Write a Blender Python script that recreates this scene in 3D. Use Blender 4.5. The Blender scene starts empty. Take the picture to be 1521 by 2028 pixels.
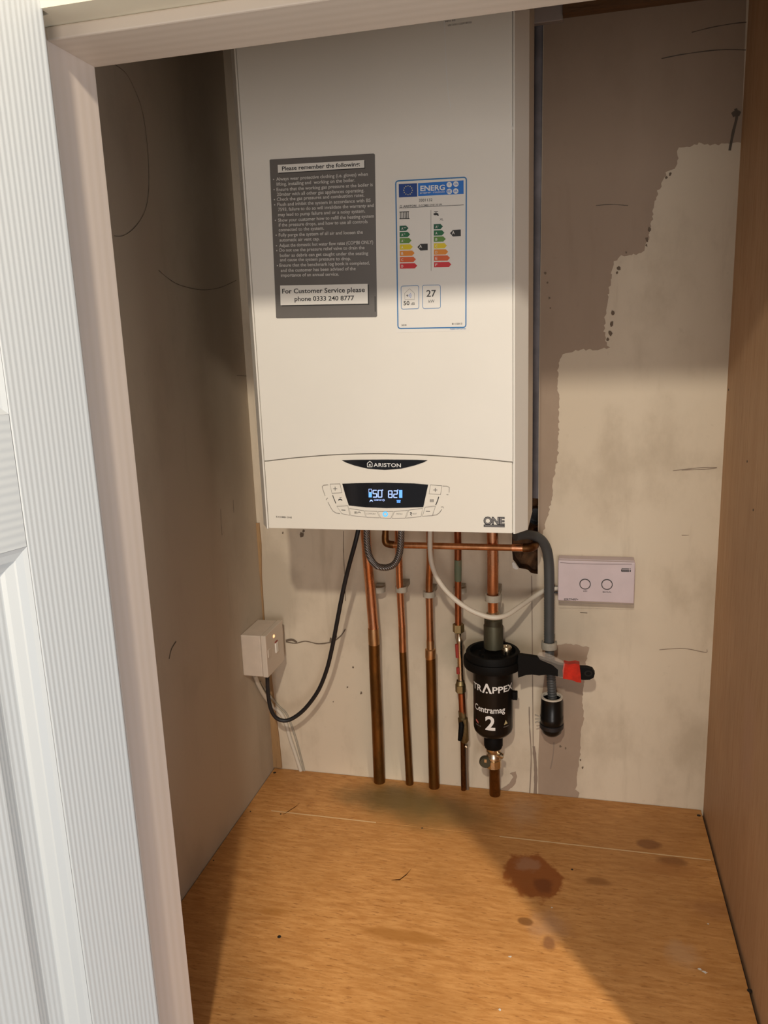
import bpy, bmesh, math, random
from mathutils import Vector, Matrix, noise
from mathutils.geometry import tessellate_polygon

SC = bpy.context.scene
COL = SC.collection
rnd = random.Random(4)

# ---------------------------------------------------------------- camera
F_PX, W_PX, H_PX = 1545.0, 1521.0, 2028.0
CAM = Vector((0.2415, -1.3803, 0.8573))
YAW, PITCH, ROLL = -0.2432, 0.2123, -0.0364
cf = Vector((math.sin(YAW) * math.cos(PITCH), math.cos(YAW) * math.cos(PITCH), -math.sin(PITCH)))
r0 = Vector((math.cos(YAW), -math.sin(YAW), 0))
u0 = r0.cross(cf)
cr = r0 * math.cos(ROLL) + u0 * math.sin(ROLL)
cu = -r0 * math.sin(ROLL) + u0 * math.cos(ROLL)
cd = bpy.data.cameras.new('camera')
cam = bpy.data.objects.new('camera', cd)
COL.objects.link(cam)
cam.matrix_world = Matrix(((cr.x, cu.x, -cf.x, CAM.x), (cr.y, cu.y, -cf.y, CAM.y), (cr.z, cu.z, -cf.z, CAM.z), (0, 0, 0, 1)))
cd.sensor_fit = 'VERTICAL'
cd.sensor_height = 36.0
cd.lens = 36.0 * F_PX / H_PX
cd.clip_start = 0.01
SC.camera = cam

# ---------------------------------------------------------------- world, lamps, exposure
wd = bpy.data.worlds.new('world')
SC.world = wd
wd.use_nodes = True
wd.node_tree.nodes['Background'].inputs[0].default_value = (1.0, 0.93, 0.90, 1)
wd.node_tree.nodes['Background'].inputs[1].default_value = 0.30


def lamp(name, kind, loc, energy, color, size, aim=None, spread=None):
    l = bpy.data.lights.new(name, kind)
    l.energy = energy
    l.color = color
    if kind == 'AREA':
        l.shape = 'RECTANGLE'
        l.size, l.size_y = size
        if spread:
            l.spread = spread
    else:
        l.shadow_soft_size = size
    o = bpy.data.objects.new(name, l)
    COL.objects.link(o)
    o.location = loc
    if aim is not None:
        o.rotation_euler = (Vector(aim) - Vector(loc)).to_track_quat('-Z', 'Y').to_euler()
    return o


lamp('ceiling_lamp_light', 'POINT', (0.165, -1.80, 1.555), 60, (1.0, 0.89, 0.74), 0.03)
sp_ = lamp('hall_spot_light', 'SPOT', (1.30, -1.85, 1.585), 190, (1.0, 0.86, 0.66), 0.032, (0.10, -0.42, 0.0))
sp_.data.spot_size = math.radians(15.5)
sp_.data.spot_blend = 0.7
lamp('hall_fill_light', 'AREA', (0.62, -3.2, 0.55), 23, (1.0, 0.92, 0.86), (0.8, 1.1), (0.1, 0.0, 0.7))  # added soft fill behind the camera, lifts the cupboard's shaded upper walls
lamp('window_daylight', 'AREA', (2.3, -1.25, -0.2), 20, (0.62, 0.80, 1.0), (1.2, 1.4), (-0.25, -1.1, 0.35))

SC.view_settings.view_transform = 'Standard'
SC.view_settings.look = 'None'
SC.view_settings.gamma = 1.0
SC.view_settings.use_curve_mapping = False
SC.view_settings.exposure = 0.0


# ---------------------------------------------------------------- helpers
def ray(px, py):
    return cf + cr * ((px - W_PX / 2) / F_PX) - cu * ((py - H_PX / 2) / F_PX)


def at(px, py, Y=0.0):
    d = ray(px, py)
    return CAM + d * ((Y - CAM.y) / d.y)


def atx(px, py, X):
    d = ray(px, py)
    return CAM + d * ((X - CAM.x) / d.x)


def atz(px, py, Z=0.0):
    d = ray(px, py)
    return CAM + d * ((Z - CAM.z) / d.z)


def pxm(P):                                     # pixels per metre at a point
    return F_PX / (Vector(P) - CAM).dot(cf)


def lin(*c):
    return tuple((v / 255 / 12.92) if v / 255 <= 0.04045 else ((v / 255 + 0.055) / 1.055) ** 2.4 for v in c)


class MB:
    def __init__(s):
        s.v, s.f, s.sm = [], [], []

    def add(s, vs, fs, smooth=False):
        n = len(s.v)
        s.v += [Vector(p) for p in vs]
        for f in fs:
            s.f.append([i + n for i in f])
            s.sm.append(smooth)
        return s

    def box(s, a, b, bev=0.0):
        x0, y0, z0 = [min(a[i], b[i]) for i in range(3)]
        x1, y1, z1 = [max(a[i], b[i]) for i in range(3)]
        if bev <= 0:
            s.add([(x0, y0, z0), (x1, y0, z0), (x1, y1, z0), (x0, y1, z0), (x0, y0, z1), (x1, y0, z1), (x1, y1, z1), (x0, y1, z1)],
                  [(0, 3, 2, 1), (4, 5, 6, 7), (0, 1, 5, 4), (1, 2, 6, 5), (2, 3, 7, 6), (3, 0, 4, 7)])
        else:
            bm = bmesh.new()
            bmesh.ops.create_cube(bm, size=1)
            for v in bm.verts:
                v.co = Vector(((x0 + x1) / 2 + v.co.x * (x1 - x0), (y0 + y1) / 2 + v.co.y * (y1 - y0), (z0 + z1) / 2 + v.co.z * (z1 - z0)))
            bmesh.ops.bevel(bm, geom=list(bm.edges), offset=bev, segments=3, affect='EDGES', profile=0.5)
            bm.verts.index_update()
            s.add([v.co.copy() for v in bm.verts], [[v.index for v in f.verts] for f in bm.faces])
            bm.free()
        return s

    def poly(s, pts):                            # one flat polygon (may be concave)
        pts = [Vector(p) for p in pts]
        s.add(pts, tessellate_polygon([pts]))
        return s

    def prism(s, pts, ext):                      # flat outline swept by a vector
        pts = [Vector(p) for p in pts]
        n = len(pts)
        ext = Vector(ext)
        tri = tessellate_polygon([pts])
        s.add(pts, tri)
        s.add([p + ext for p in pts], [t[::-1] for t in tri])
        s.add(pts + [p + ext for p in pts], [(i, (i + 1) % n, n + (i + 1) % n, n + i) for i in range(n)])
        return s

    def tube(s, pts, rad, seg=14, caps=True):
        pts = [Vector(p) for p in pts]
        n = len(pts)
        if not hasattr(rad, '__len__'):
            rad = [rad] * n
        vs, fs = [], []
        prev = None
        for i, p in enumerate(pts):
            t = (pts[min(i + 1, n - 1)] - pts[max(i - 1, 0)]).normalized()
            if prev is None:
                a = t.orthogonal().normalized()
            else:
                a = (prev - t * prev.dot(t)).normalized()
            prev = a
            b = t.cross(a)
            for k in range(seg):
                an = 2 * math.pi * k / seg
                vs.append(p + (a * math.cos(an) + b * math.sin(an)) * rad[i])
        for i in range(n - 1):
            for k in range(seg):
                fs.append((i * seg + k, i * seg + (k + 1) % seg, (i + 1) * seg + (k + 1) % seg, (i + 1) * seg + k))
        s.add(vs, fs, True)
        if caps:
            s.add(vs[:seg], [tuple(range(seg))[::-1]])
            s.add(vs[-seg:], [tuple(range(seg))])
        return s

    def lathe(s, c, prof, seg=32, axis='z', hexa=False, smooth=True):  # prof: list of (radius, height)
        c = Vector(c)
        vs, fs = [], []
        for (r, h) in prof:
            for k in range(seg):
                an = 2 * math.pi * k / seg
                a, b = r * math.cos(an), r * math.sin(an)
                vs.append(c + (Vector((a, b, h)) if axis == 'z' else Vector((a, -h, b)) if axis == '-y' else Vector((h, a, b))))
        for i in range(len(prof) - 1):
            for k in range(seg):
                fs.append((i * seg + k, i * seg + (k + 1) % seg, (i + 1) * seg + (k + 1) % seg, (i + 1) * seg + k))
        s.add(vs, fs, smooth)
        return s

    def build(s, name, m, parent=None, bevel=0.0, local=False):
        me = bpy.data.meshes.new(name)
        me.from_pydata([tuple(v) for v in s.v], [], s.f)
        me.polygons.foreach_set('use_smooth', s.sm)
        bm = bmesh.new()
        bm.from_mesh(me)
        bmesh.ops.remove_doubles(bm, verts=bm.verts, dist=2e-6)
        bmesh.ops.recalc_face_normals(bm, faces=bm.faces)
        bm.to_mesh(me)
        bm.free()
        if any(s.sm):
            me.set_sharp_from_angle(angle=math.radians(40))
        me.materials.append(m)
        o = bpy.data.objects.new(name, me)
        COL.objects.link(o)
        if parent is not None:
            o.parent = parent
            if parent.type == 'EMPTY' and not local:
                o.matrix_parent_inverse = Matrix.Translation(parent.location).inverted()
        if bevel:
            b = o.modifiers.new('bevel', 'BEVEL')
            b.width = bevel
            b.segments = 2
            b.limit_method = 'ANGLE'
        return o


def tag(o, label=None, cat=None, group=None, kind=None):
    if label: o['label'] = label
    if cat: o['category'] = cat
    if group: o['group'] = group
    if kind: o['kind'] = kind
    return o


def thing(name, loc, label, cat, group=None):
    o = bpy.data.objects.new(name, None)
    o.empty_display_size = 0.05
    COL.objects.link(o)
    o.location = loc
    return tag(o, label, cat, group)


def struct(o):
    o['kind'] = 'structure'
    return o


def smooth_path(pts, n=8):
    pts = [Vector(p) for p in pts]
    out = []
    for i in range(len(pts) - 1):
        p0, p1, p2, p3 = pts[max(i - 1, 0)], pts[i], pts[i + 1], pts[min(i + 2, len(pts) - 1)]
        for k in range(n):
            t = k / n
            out.append(0.5 * ((2 * p1) + (-p0 + p2) * t + (2 * p0 - 5 * p1 + 4 * p2 - p3) * t * t + (-p0 + 3 * p1 - 3 * p2 + p3) * t ** 3))
    out.append(pts[-1])
    return out


# ---------------------------------------------------------------- materials
def new_mat(name):
    m = bpy.data.materials.new(name)
    m.use_nodes = True
    nt = m.node_tree
    return m, nt, nt.nodes['Principled BSDF']


def coords(nt, scale=(1, 1, 1)):
    tc = nt.nodes.new('ShaderNodeTexCoord')
    mp = nt.nodes.new('ShaderNodeMapping')
    mp.inputs['Scale'].default_value = scale
    nt.links.new(tc.outputs['Object'], mp.inputs['Vector'])
    return mp.outputs[0]


def nz(nt, scale=(1, 1, 1), s=5.0, detail=4.0, rough=0.55, dist=0.0):
    n = nt.nodes.new('ShaderNodeTexNoise')
    n.inputs['Scale'].default_value = s
    n.inputs['Detail'].default_value = detail
    n.inputs['Roughness'].default_value = rough
    n.inputs['Distortion'].default_value = dist
    nt.links.new(coords(nt, scale), n.inputs['Vector'])
    return n.outputs['Fac']


def ramp(nt, fac, lo, hi, a=0.0, b=1.0):
    r = nt.nodes.new('ShaderNodeMapRange')
    r.interpolation_type = 'SMOOTHSTEP'
    r.inputs['From Min'].default_value = lo
    r.inputs['From Max'].default_value = hi
    r.inputs['To Min'].default_value = a
    r.inputs['To Max'].default_value = b
    nt.links.new(fac, r.inputs['Value'])
    return r.outputs[0]


def mix(nt, fac, a, b, mode='MIX'):
    m = nt.nodes.new('ShaderNodeMix')
    m.data_type = 'RGBA'
    m.blend_type = mode
    for sock, v in ((m.inputs['Factor'], fac), (m.inputs['A'], a), (m.inputs['B'], b)):
        if isinstance(v, (int, float)):
            sock.default_value = v
        elif isinstance(v, tuple):
            sock.default_value = (*v[:3], 1)
        else:
            nt.links.new(v, sock)
    return m.outputs['Result']


def bump(nt, bs, h, strength=0.3, dist=0.001):
    b = nt.nodes.new('ShaderNodeBump')
    b.inputs['Strength'].default_value = strength
    b.inputs['Distance'].default_value = dist
    nt.links.new(h, b.inputs['Height'])
    nt.links.new(b.outputs[0], bs.inputs['Normal'])


def plain(name, c, rough=0.5, metal=0.0, var=0.0, vs=30, bmp=0.0, spec=0.5, emit=None, es=0.0):
    m, nt, bs = new_mat(name)
    bs.inputs['Roughness'].default_value = rough
    bs.inputs['Metallic'].default_value = metal
    bs.inputs['Specular IOR Level'].default_value = spec
    if var:
        f = nz(nt, s=vs, detail=5)
        nt.links.new(mix(nt, ramp(nt, f, 0.35, 0.7), tuple(x * (1 - var) for x in c), tuple(min(1, x * (1 + var)) for x in c)), bs.inputs['Base Color'])
        if bmp:
            bump(nt, bs, f, bmp, 0.0006)
    else:
        bs.inputs['Base Color'].default_value = (*c, 1)
    if emit:
        bs.inputs['Emission Color'].default_value = (*emit, 1)
        bs.inputs['Emission Strength'].default_value = es
    return m


def blob(nt, center, radii, noise_amt=0.35, ns=22.0, soft=(1.05, 0.75)):
    """mask of a patch with a ragged edge, in object space"""
    tc = nt.nodes.new('ShaderNodeTexCoord')
    sub = nt.nodes.new('ShaderNodeVectorMath'); sub.operation = 'SUBTRACT'
    sub.inputs[1].default_value = center
    nt.links.new(tc.outputs['Object'], sub.inputs[0])
    mul = nt.nodes.new('ShaderNodeVectorMath'); mul.operation = 'MULTIPLY'
    mul.inputs[1].default_value = tuple(1 / r for r in radii)
    nt.links.new(sub.outputs[0], mul.inputs[0])
    ln = nt.nodes.new('ShaderNodeVectorMath'); ln.operation = 'LENGTH'
    nt.links.new(mul.outputs[0], ln.inputs[0])
    n = nz(nt, s=ns, detail=5)
    ma = nt.nodes.new('ShaderNodeMath'); ma.operation = 'MULTIPLY_ADD'
    nt.links.new(n, ma.inputs[0])
    ma.inputs[1].default_value = noise_amt * 2
    ma.inputs[2].default_value = -noise_amt
    ad = nt.nodes.new('ShaderNodeMath'); ad.operation = 'ADD'
    nt.links.new(ln.outputs['Value'], ad.inputs[0])
    nt.links.new(ma.outputs[0], ad.inputs[1])
    return ramp(nt, ad.outputs[0], soft[1], soft[0], 1.0, 0.0)


def scaled(nt, f, k):
    m = nt.nodes.new('ShaderNodeMath'); m.operation = 'MULTIPLY'
    nt.links.new(f, m.inputs[0]); m.inputs[1].default_value = k
    return m.outputs[0]


def plywood(name, c1, c2, c3, grain, stains=(), rough=0.55, spec=0.35):
    m, nt, bs = new_mat(name)
    g1 = nz(nt, grain, 12, 6, 0.65, 0.15)
    g2 = nz(nt, tuple(v * 1.6 for v in grain), 16, 5, 0.6)
    big = nz(nt, (1, 1, 1), 3.5, 3)
    col = mix(nt, ramp(nt, g1, 0.3, 0.72), c1, c2)
    col = mix(nt, scaled(nt, ramp(nt, g2, 0.55, 0.68), 0.62), col, c3)
    g3 = nz(nt, tuple(v * 0.45 for v in grain), 9, 5, 0.7, 0.4)
    col = mix(nt, scaled(nt, ramp(nt, g3, 0.50, 0.70), 0.5), col, tuple(a * 0.6 + b * 0.4 for a, b in zip(c1, c3)))
    col = mix(nt, scaled(nt, ramp(nt, big, 0.35, 0.7), 0.45), col, tuple(v * 0.72 for v in c1))
    for (c, r, colr, k, amt, ns, soft) in stains:
        col = mix(nt, scaled(nt, blob(nt, c, r, amt, ns, soft), k), col, colr)
    nt.links.new(col, bs.inputs['Base Color'])
    bs.inputs['Roughness'].default_value = rough
    bs.inputs['Specular IOR Level'].default_value = spec
    bump(nt, bs, g1, 0.25, 0.0006)
    return m


def wave_grain(name, c, axis, scale, dist, stretch, strength, c2=None, rough=0.4, depth=0.0008):
    m, nt, bs = new_mat(name)
    w = nt.nodes.new('ShaderNodeTexWave')
    w.bands_direction = axis
    w.inputs['Scale'].default_value = scale
    w.inputs['Distortion'].default_value = dist
    w.inputs['Detail'].default_value = 3
    w.inputs['Detail Scale'].default_value = 0.35
    nt.links.new(coords(nt, stretch), w.inputs['Vector'])
    if c2:
        f = nz(nt, stretch, 9, 4)
        col = mix(nt, scaled(nt, w.outputs['Fac'], 0.5), c, c2)
        col = mix(nt, ramp(nt, f, 0.45, 0.75), col, tuple(v * 1.06 for v in c))
        nt.links.new(col, bs.inputs['Base Color'])
    else:
        bs.inputs['Base Color'].default_value = (*c, 1)
    bs.inputs['Roughness'].default_value = rough
    bump(nt, bs, w.outputs['Fac'], strength, depth)
    return m


def wall_paint(name, c, dirt, k=0.5, extra=()):
    m, nt, bs = new_mat(name)
    f = nz(nt, (1, 1, 0.6), 7, 6, 0.62)
    fine = nz(nt, (1, 1, 1), 60, 5, 0.6)
    streak = nz(nt, (5, 5, 0.7), 5, 5, 0.6)
    col = mix(nt, scaled(nt, ramp(nt, f, 0.46, 0.72), k), c, dirt)
    col = mix(nt, scaled(nt, ramp(nt, streak, 0.56, 0.76), k * 0.7), col, dirt)
    col = mix(nt, scaled(nt, ramp(nt, fine, 0.62, 0.75), 0.22), col, dirt)
    for (cc, r, colr, kk, amt, ns, soft) in extra:
        col = mix(nt, scaled(nt, blob(nt, cc, r, amt, ns, soft), kk), col, colr)
    nt.links.new(col, bs.inputs['Base Color'])
    bs.inputs['Roughness'].default_value = 0.75
    bs.inputs['Specular IOR Level'].default_value = 0.25
    bump(nt, bs, f, 0.25, 0.004)
    return m


def copper_mat(name, c1, c2, rough, metal=1.0, k=(0.42, 0.66), s=(1, 1, 0.35)):
    m, nt, bs = new_mat(name)
    f = nz(nt, s, 38, 6, 0.65)
    nt.links.new(mix(nt, ramp(nt, f, *k), c1, c2), bs.inputs['Base Color'])
    nt.links.new(ramp(nt, f, 0.3, 0.75, rough, rough + 0.2), bs.inputs['Roughness'])
    bs.inputs['Metallic'].default_value = metal
    return m


M = {}
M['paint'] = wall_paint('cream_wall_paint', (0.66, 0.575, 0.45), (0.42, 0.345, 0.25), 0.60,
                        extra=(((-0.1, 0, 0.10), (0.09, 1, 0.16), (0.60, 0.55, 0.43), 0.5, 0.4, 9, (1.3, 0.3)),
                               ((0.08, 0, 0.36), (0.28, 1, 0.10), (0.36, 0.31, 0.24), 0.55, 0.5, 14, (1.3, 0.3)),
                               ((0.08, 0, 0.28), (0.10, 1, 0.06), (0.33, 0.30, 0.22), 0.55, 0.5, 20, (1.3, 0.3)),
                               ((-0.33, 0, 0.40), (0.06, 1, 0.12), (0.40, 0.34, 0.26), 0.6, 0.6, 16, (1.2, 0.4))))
M['plaster'] = wall_paint('bare_brown_plaster', (0.37, 0.285, 0.215), (0.30, 0.225, 0.165), 0.5)
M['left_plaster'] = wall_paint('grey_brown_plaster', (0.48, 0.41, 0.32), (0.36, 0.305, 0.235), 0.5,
                               extra=(((-0.357, -0.10, 0.9), (1, 0.10, 0.5), (0.20, 0.155, 0.11), 0.55, 0.4, 8, (1.3, 0.3)),))  # dark patch paints the boiler's shade onto the rear of the left wall
M['ceiling'] = plain('dark_ceiling_board', (0.30, 0.22, 0.15), 0.8, var=0.2, vs=8)
ST = (1.1, 0.5)
floor_stains = [
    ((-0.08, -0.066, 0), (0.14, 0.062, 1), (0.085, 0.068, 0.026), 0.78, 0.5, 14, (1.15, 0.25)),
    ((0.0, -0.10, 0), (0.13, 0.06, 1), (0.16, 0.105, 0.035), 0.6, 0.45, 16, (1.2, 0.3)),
    ((0.188, -0.243, 0), (0.052, 0.062, 1), (0.25, 0.070, 0.012), 0.9, 0.62, 30, (1.0, 0.8)),
    ((0.176, -0.215, 0), (0.026, 0.022, 1), (0.36, 0.20, 0.12), 0.55, 0.6, 60, (1.0, 0.5)),
    ((0.205, -0.262, 0), (0.020, 0.026, 1), (0.12, 0.03, 0.008), 0.6, 0.6, 40, (1.0, 0.4)),
    ((0.377, -0.122, 0), (0.026, 0.017, 1), (0.16, 0.055, 0.015), 0.7, 0.3, 40, (1.0, 0.6)),
    ((0.412, -0.163, 0), (0.030, 0.017, 1), (0.17, 0.06, 0.015), 0.62, 0.35, 40, (1.0, 0.5)),
    ((0.405, -0.185, 0), (0.06, 0.02, 1), (0.36, 0.15, 0.04), 0.6, 0.4, 30, (1.1, 0.4)),
    ((0.290, -0.237, 0), (0.026, 0.013, 1), (0.22, 0.085, 0.02), 0.65, 0.35, 40, (1.0, 0.4)),
    ((0.215, -0.350, 0), (0.038, 0.040, 1), (0.40, 0.24, 0.15), 0.5, 0.6, 45, (1.1, 0.2)),
    ((0.181, -0.348, 0), (0.014, 0.010, 1), (0.17, 0.07, 0.02), 0.8, 0.3, 40, (1.0, 0.6)),
    ((0.217, -0.385, 0), (0.012, 0.018, 1), (0.20, 0.085, 0.04), 0.7, 0.4, 50, (1.0, 0.5)),
    ((0.005, -0.412, 0), (0.070, 0.014, 1), (0.36, 0.155, 0.035), 0.75, 0.4, 24, (1.1, 0.5)),
    ((-0.20, -0.40, 0), (0.03, 0.010, 1), (0.36, 0.155, 0.035), 0.6, 0.4, 30, (1.1, 0.5)),
    ((0.46, -0.27, 0), (0.05, 0.03, 1), (0.30, 0.13, 0.05), 0.5, 0.5, 30, (1.1, 0.3)),
    ((0.40, -0.37, 0), (0.03, 0.03, 1), (0.48, 0.30, 0.17), 0.45, 0.6, 50, (1.1, 0.3)),
    ((0.16, -0.06, 0), (0.04, 0.06, 1), (0.44, 0.29, 0.18), 0.4, 0.6, 40, (1.2, 0.2)),
]
M['floor_ply'] = plywood('varnished_plywood_floor', (0.45, 0.205, 0.058), (0.62, 0.325, 0.115), (0.24, 0.092, 0.024), (2.2, 11.0, 1), floor_stains, 0.5, 0.35)
M['wall_ply'] = plywood('brown_plywood_wall', (0.50, 0.305, 0.165), (0.55, 0.355, 0.205), (0.34, 0.185, 0.085), (9, 9, 0.55),
                        (((0.4826, -0.30, 0.28), (1, 0.05, 0.10), (0.44, 0.27, 0.18), 0.5, 0.5, 10, (1.2, 0.2)),), 0.6, 0.3)
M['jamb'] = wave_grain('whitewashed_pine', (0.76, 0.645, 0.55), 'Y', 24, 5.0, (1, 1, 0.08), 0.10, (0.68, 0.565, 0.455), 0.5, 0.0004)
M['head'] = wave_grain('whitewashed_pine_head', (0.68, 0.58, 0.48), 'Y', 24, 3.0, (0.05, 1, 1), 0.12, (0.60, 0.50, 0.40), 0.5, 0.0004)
M['front_wall'] = plain('cream_emulsion', (0.80, 0.72, 0.55), 0.7, var=0.03, vs=12)
DW = (0.62, 0.64, 0.63)
M['stile'] = wave_grain('white_embossed_stile', DW, 'X', 64, 3.4, (1, 1, 0.07), 0.24, None, 0.42, 0.0011)
M['rail'] = wave_grain('white_embossed_rail', DW, 'Z', 46, 4.0, (0.10, 1, 1), 0.30, None, 0.42, 0.0011)
M['door_paint'] = plain('white_door_paint', DW, 0.4)
M['boiler'] = plain('white_enamelled_steel', (0.79, 0.76, 0.69), 0.38, var=0.015, vs=6)
M['flap'] = plain('white_moulded_plastic', (0.80, 0.755, 0.665), 0.42)
M['boiler_inside'] = plain('dark_boiler_interior', (0.05, 0.05, 0.05), 0.7)
M['glass_black'] = plain('gloss_black_plastic', (0.006, 0.007, 0.010), 0.12)
M['white_print'] = plain('white_print', (0.80, 0.80, 0.78), 0.5)
M['grey_print'] = plain('grey_print', (0.33, 0.30, 0.27), 0.5)
M['mid_print'] = plain('mid_grey_print', (0.17, 0.155, 0.14), 0.5)
M['black_print'] = plain('black_print', (0.02, 0.019, 0.018), 0.5)
M['lcd'] = plain('lit_display_digits', (0.2, 0.3, 0.6), 0.5, emit=(0.42, 0.56, 1.0), es=0.95)
M['lcd_bar'] = plain('lit_display_bars', (0.1, 0.3, 0.7), 0.5, emit=(0.12, 0.38, 1.0), es=0.95)
M['blue_led'] = plain('blue_lit_ring', (0.1, 0.4, 0.8), 0.5, emit=(0.05, 0.42, 1.0), es=0.9)
M['label_grey'] = plain('grey_sticker', (0.145, 0.135, 0.125), 0.35, var=0.03, vs=12)
M['label_white'] = plain('white_sticker', (0.80, 0.78, 0.72), 0.35)
M['label_text'] = plain('pale_print', (0.62, 0.60, 0.56), 0.5)
M['eu_blue'] = plain('dark_blue_print', (0.012, 0.055, 0.25), 0.4)
M['energy_blue'] = plain('bright_blue_print', (0.015, 0.17, 0.60), 0.4)
M['border_blue'] = plain('border_blue_print', (0.02, 0.17, 0.42), 0.4)
for i, c in enumerate(((0, 85, 60), (20, 105, 60), (95, 140, 55), (225, 200, 25), (225, 140, 40), (215, 95, 40), (205, 35, 45))):
    M['arrow%d' % i] = plain('rating_print_%d' % i, lin(*c), 0.4)
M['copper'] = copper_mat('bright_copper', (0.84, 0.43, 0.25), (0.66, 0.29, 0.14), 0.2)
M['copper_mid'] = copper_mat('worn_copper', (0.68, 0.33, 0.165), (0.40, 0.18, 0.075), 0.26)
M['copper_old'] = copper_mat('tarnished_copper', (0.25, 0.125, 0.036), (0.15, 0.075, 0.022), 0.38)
M['copper_dark'] = copper_mat('dark_copper', (0.22, 0.10, 0.035), (0.10, 0.045, 0.018), 0.38)
M['copper_red'] = copper_mat('reddened_copper', (0.50, 0.175, 0.075), (0.26, 0.09, 0.04), 0.34)
M['verdigris'] = copper_mat('green_verdigris', (0.16, 0.20, 0.13), (0.35, 0.16, 0.08), 0.6, 0.2, (0.5, 0.7))
M['solder'] = copper_mat('soldered_copper', (0.66, 0.42, 0.22), (0.48, 0.26, 0.11), 0.28)
M['brass'] = copper_mat('dull_brass', (0.35, 0.27, 0.13), (0.17, 0.13, 0.065), 0.42, 1.0)
M['nickel'] = copper_mat('nickel_plated_brass', (0.72, 0.62, 0.47), (0.48, 0.39, 0.27), 0.2)
M['dark_fitting'] = copper_mat('dark_olive_fitting', (0.085, 0.08, 0.05), (0.05, 0.045, 0.028), 0.5, 0.6)
M['red_tag'] = plain('red_plastic', (0.30, 0.03, 0.02), 0.5)
M['black_plastic'] = plain('matt_black_plastic', (0.005, 0.0045, 0.004), 0.6, spec=0.12)
M['black_gloss'] = plain('satin_black_plastic', (0.006, 0.0055, 0.005), 0.28, spec=0.3)
M['black_rubber'] = plain('black_cable_sheath', (0.011, 0.011, 0.013), 0.5)
M['grey_plastic'] = plain('dark_grey_plastic', (0.056, 0.060, 0.061), 0.55, var=0.08, vs=20)
M['chase_pipe'] = plain('slate_grey_plastic', (0.19, 0.18, 0.195), 0.6, var=0.2, vs=20)
M['white_cable'] = plain('off_white_cable_sheath', (0.62, 0.57, 0.48), 0.5)
M['clip'] = plain('grey_white_clip_plastic', (0.36, 0.33, 0.27), 0.6, var=0.12, vs=60)
M['trunking'] = plain('white_trunking_plastic', (0.42, 0.37, 0.35), 0.55)
M['box_white'] = plain('lavender_white_plastic', (0.57, 0.48, 0.50), 0.42, var=0.03, vs=30)
M['spur'] = plain('aged_white_plastic', (0.62, 0.53, 0.44), 0.5, var=0.05, vs=25)
M['spur_plate'] = plain('aged_white_plate', (0.63, 0.55, 0.46), 0.45)
M['neon'] = plain('lit_neon', (0.9, 0.5, 0.3), 0.4, emit=(1.0, 0.50, 0.22), es=1.6)
M['rubble'] = plain('brown_brick_rubble', (0.13, 0.062, 0.025), 0.9, var=0.55, vs=35, bmp=0.6)
M['pencil'] = plain('pencil_line', (0.10, 0.08, 0.06), 0.7)
M['pencil_pale'] = plain('faint_pencil_line', (0.26, 0.20, 0.155), 0.7)
M['crack'] = plain('crack_shadow_filler', (0.16, 0.12, 0.085), 0.9)
M['tan_timber'] = plywood('tan_corner_timber', (0.34, 0.20, 0.09), (0.42, 0.27, 0.13), (0.20, 0.12, 0.06), (6, 6, 0.6))
M['brown_timber'] = plywood('brown_timber_batten', (0.16, 0.085, 0.04), (0.21, 0.115, 0.055), (0.10, 0.05, 0.025), (0.8, 8, 8))
M['screw'] = plain('dark_screw_head', (0.03, 0.025, 0.022), 0.5, 0.5)
M['red_tape'] = plain('red_tape', (0.50, 0.020, 0.006), 0.4, var=0.2, vs=60, bmp=0.4, spec=0.25)
m_, nt_, bs_ = new_mat('clear_tape')
bs_.inputs['Base Color'].default_value = (0.7, 0.64, 0.56, 1)
bs_.inputs['Roughness'].default_value = 0.25
bs_.inputs['Alpha'].default_value = 0.17
M['clear_tape'] = m_
# braided steel hose: fine diagonal weave
m_, nt_, bs_ = new_mat('braided_steel')
w1 = nt_.nodes.new('ShaderNodeTexWave'); w1.bands_direction = 'DIAGONAL'; w1.inputs['Scale'].default_value = 130
nt_.links.new(coords(nt_, (1, 1, 1)), w1.inputs['Vector'])
nt_.links.new(mix(nt_, w1.outputs['Fac'], (0.10, 0.095, 0.09), (0.34, 0.31, 0.29)), bs_.inputs['Base Color'])
bs_.inputs['Metallic'].default_value = 0.7
bs_.inputs['Roughness'].default_value = 0.38
bump(nt_, bs_, w1.outputs['Fac'], 0.6, 0.001)
M['braid'] = m_


# ---------------------------------------------------------------- lettering
def text_mesh(s, offset=0.0, spacing=1.0):
    c = bpy.data.curves.new('lettering', 'FONT')
    c.body = s
    c.resolution_u = 3
    c.offset = offset
    c.space_character = spacing
    o = bpy.data.objects.new('lettering', c)
    COL.objects.link(o)
    dg = bpy.context.evaluated_depsgraph_get()
    me = bpy.data.meshes.new_from_object(o.evaluated_get(dg))
    vs = [v.co.copy() for v in me.vertices]
    fs = [list(p.vertices) for p in me.polygons]
    bpy.data.objects.remove(o)
    bpy.data.curves.remove(c)
    bpy.data.meshes.remove(me)
    return vs, fs


def letters(mb, s, a, b, Y, height=None, offset=0.0, spacing=1.0):
    """text on the plane y = Y with its baseline from pixel a to pixel b; height in pixels of a capital"""
    P0, P1 = at(*a, Y), at(*b, Y)
    u = P1 - P0
    L = u.length
    u.normalize()
    v = Vector((-u.z, 0, u.x))
    vs, fs = text_mesh(s, offset, spacing)
    x0, x1 = min(p.x for p in vs), max(p.x for p in vs)
    k = L / (x1 - x0)
    kv = k if height is None else (height / pxm(P0) / 0.72)
    mb.add([P0 + u * ((p.x - x0) * k) + v * (p.y * kv) for p in vs], fs)
    return mb


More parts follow.
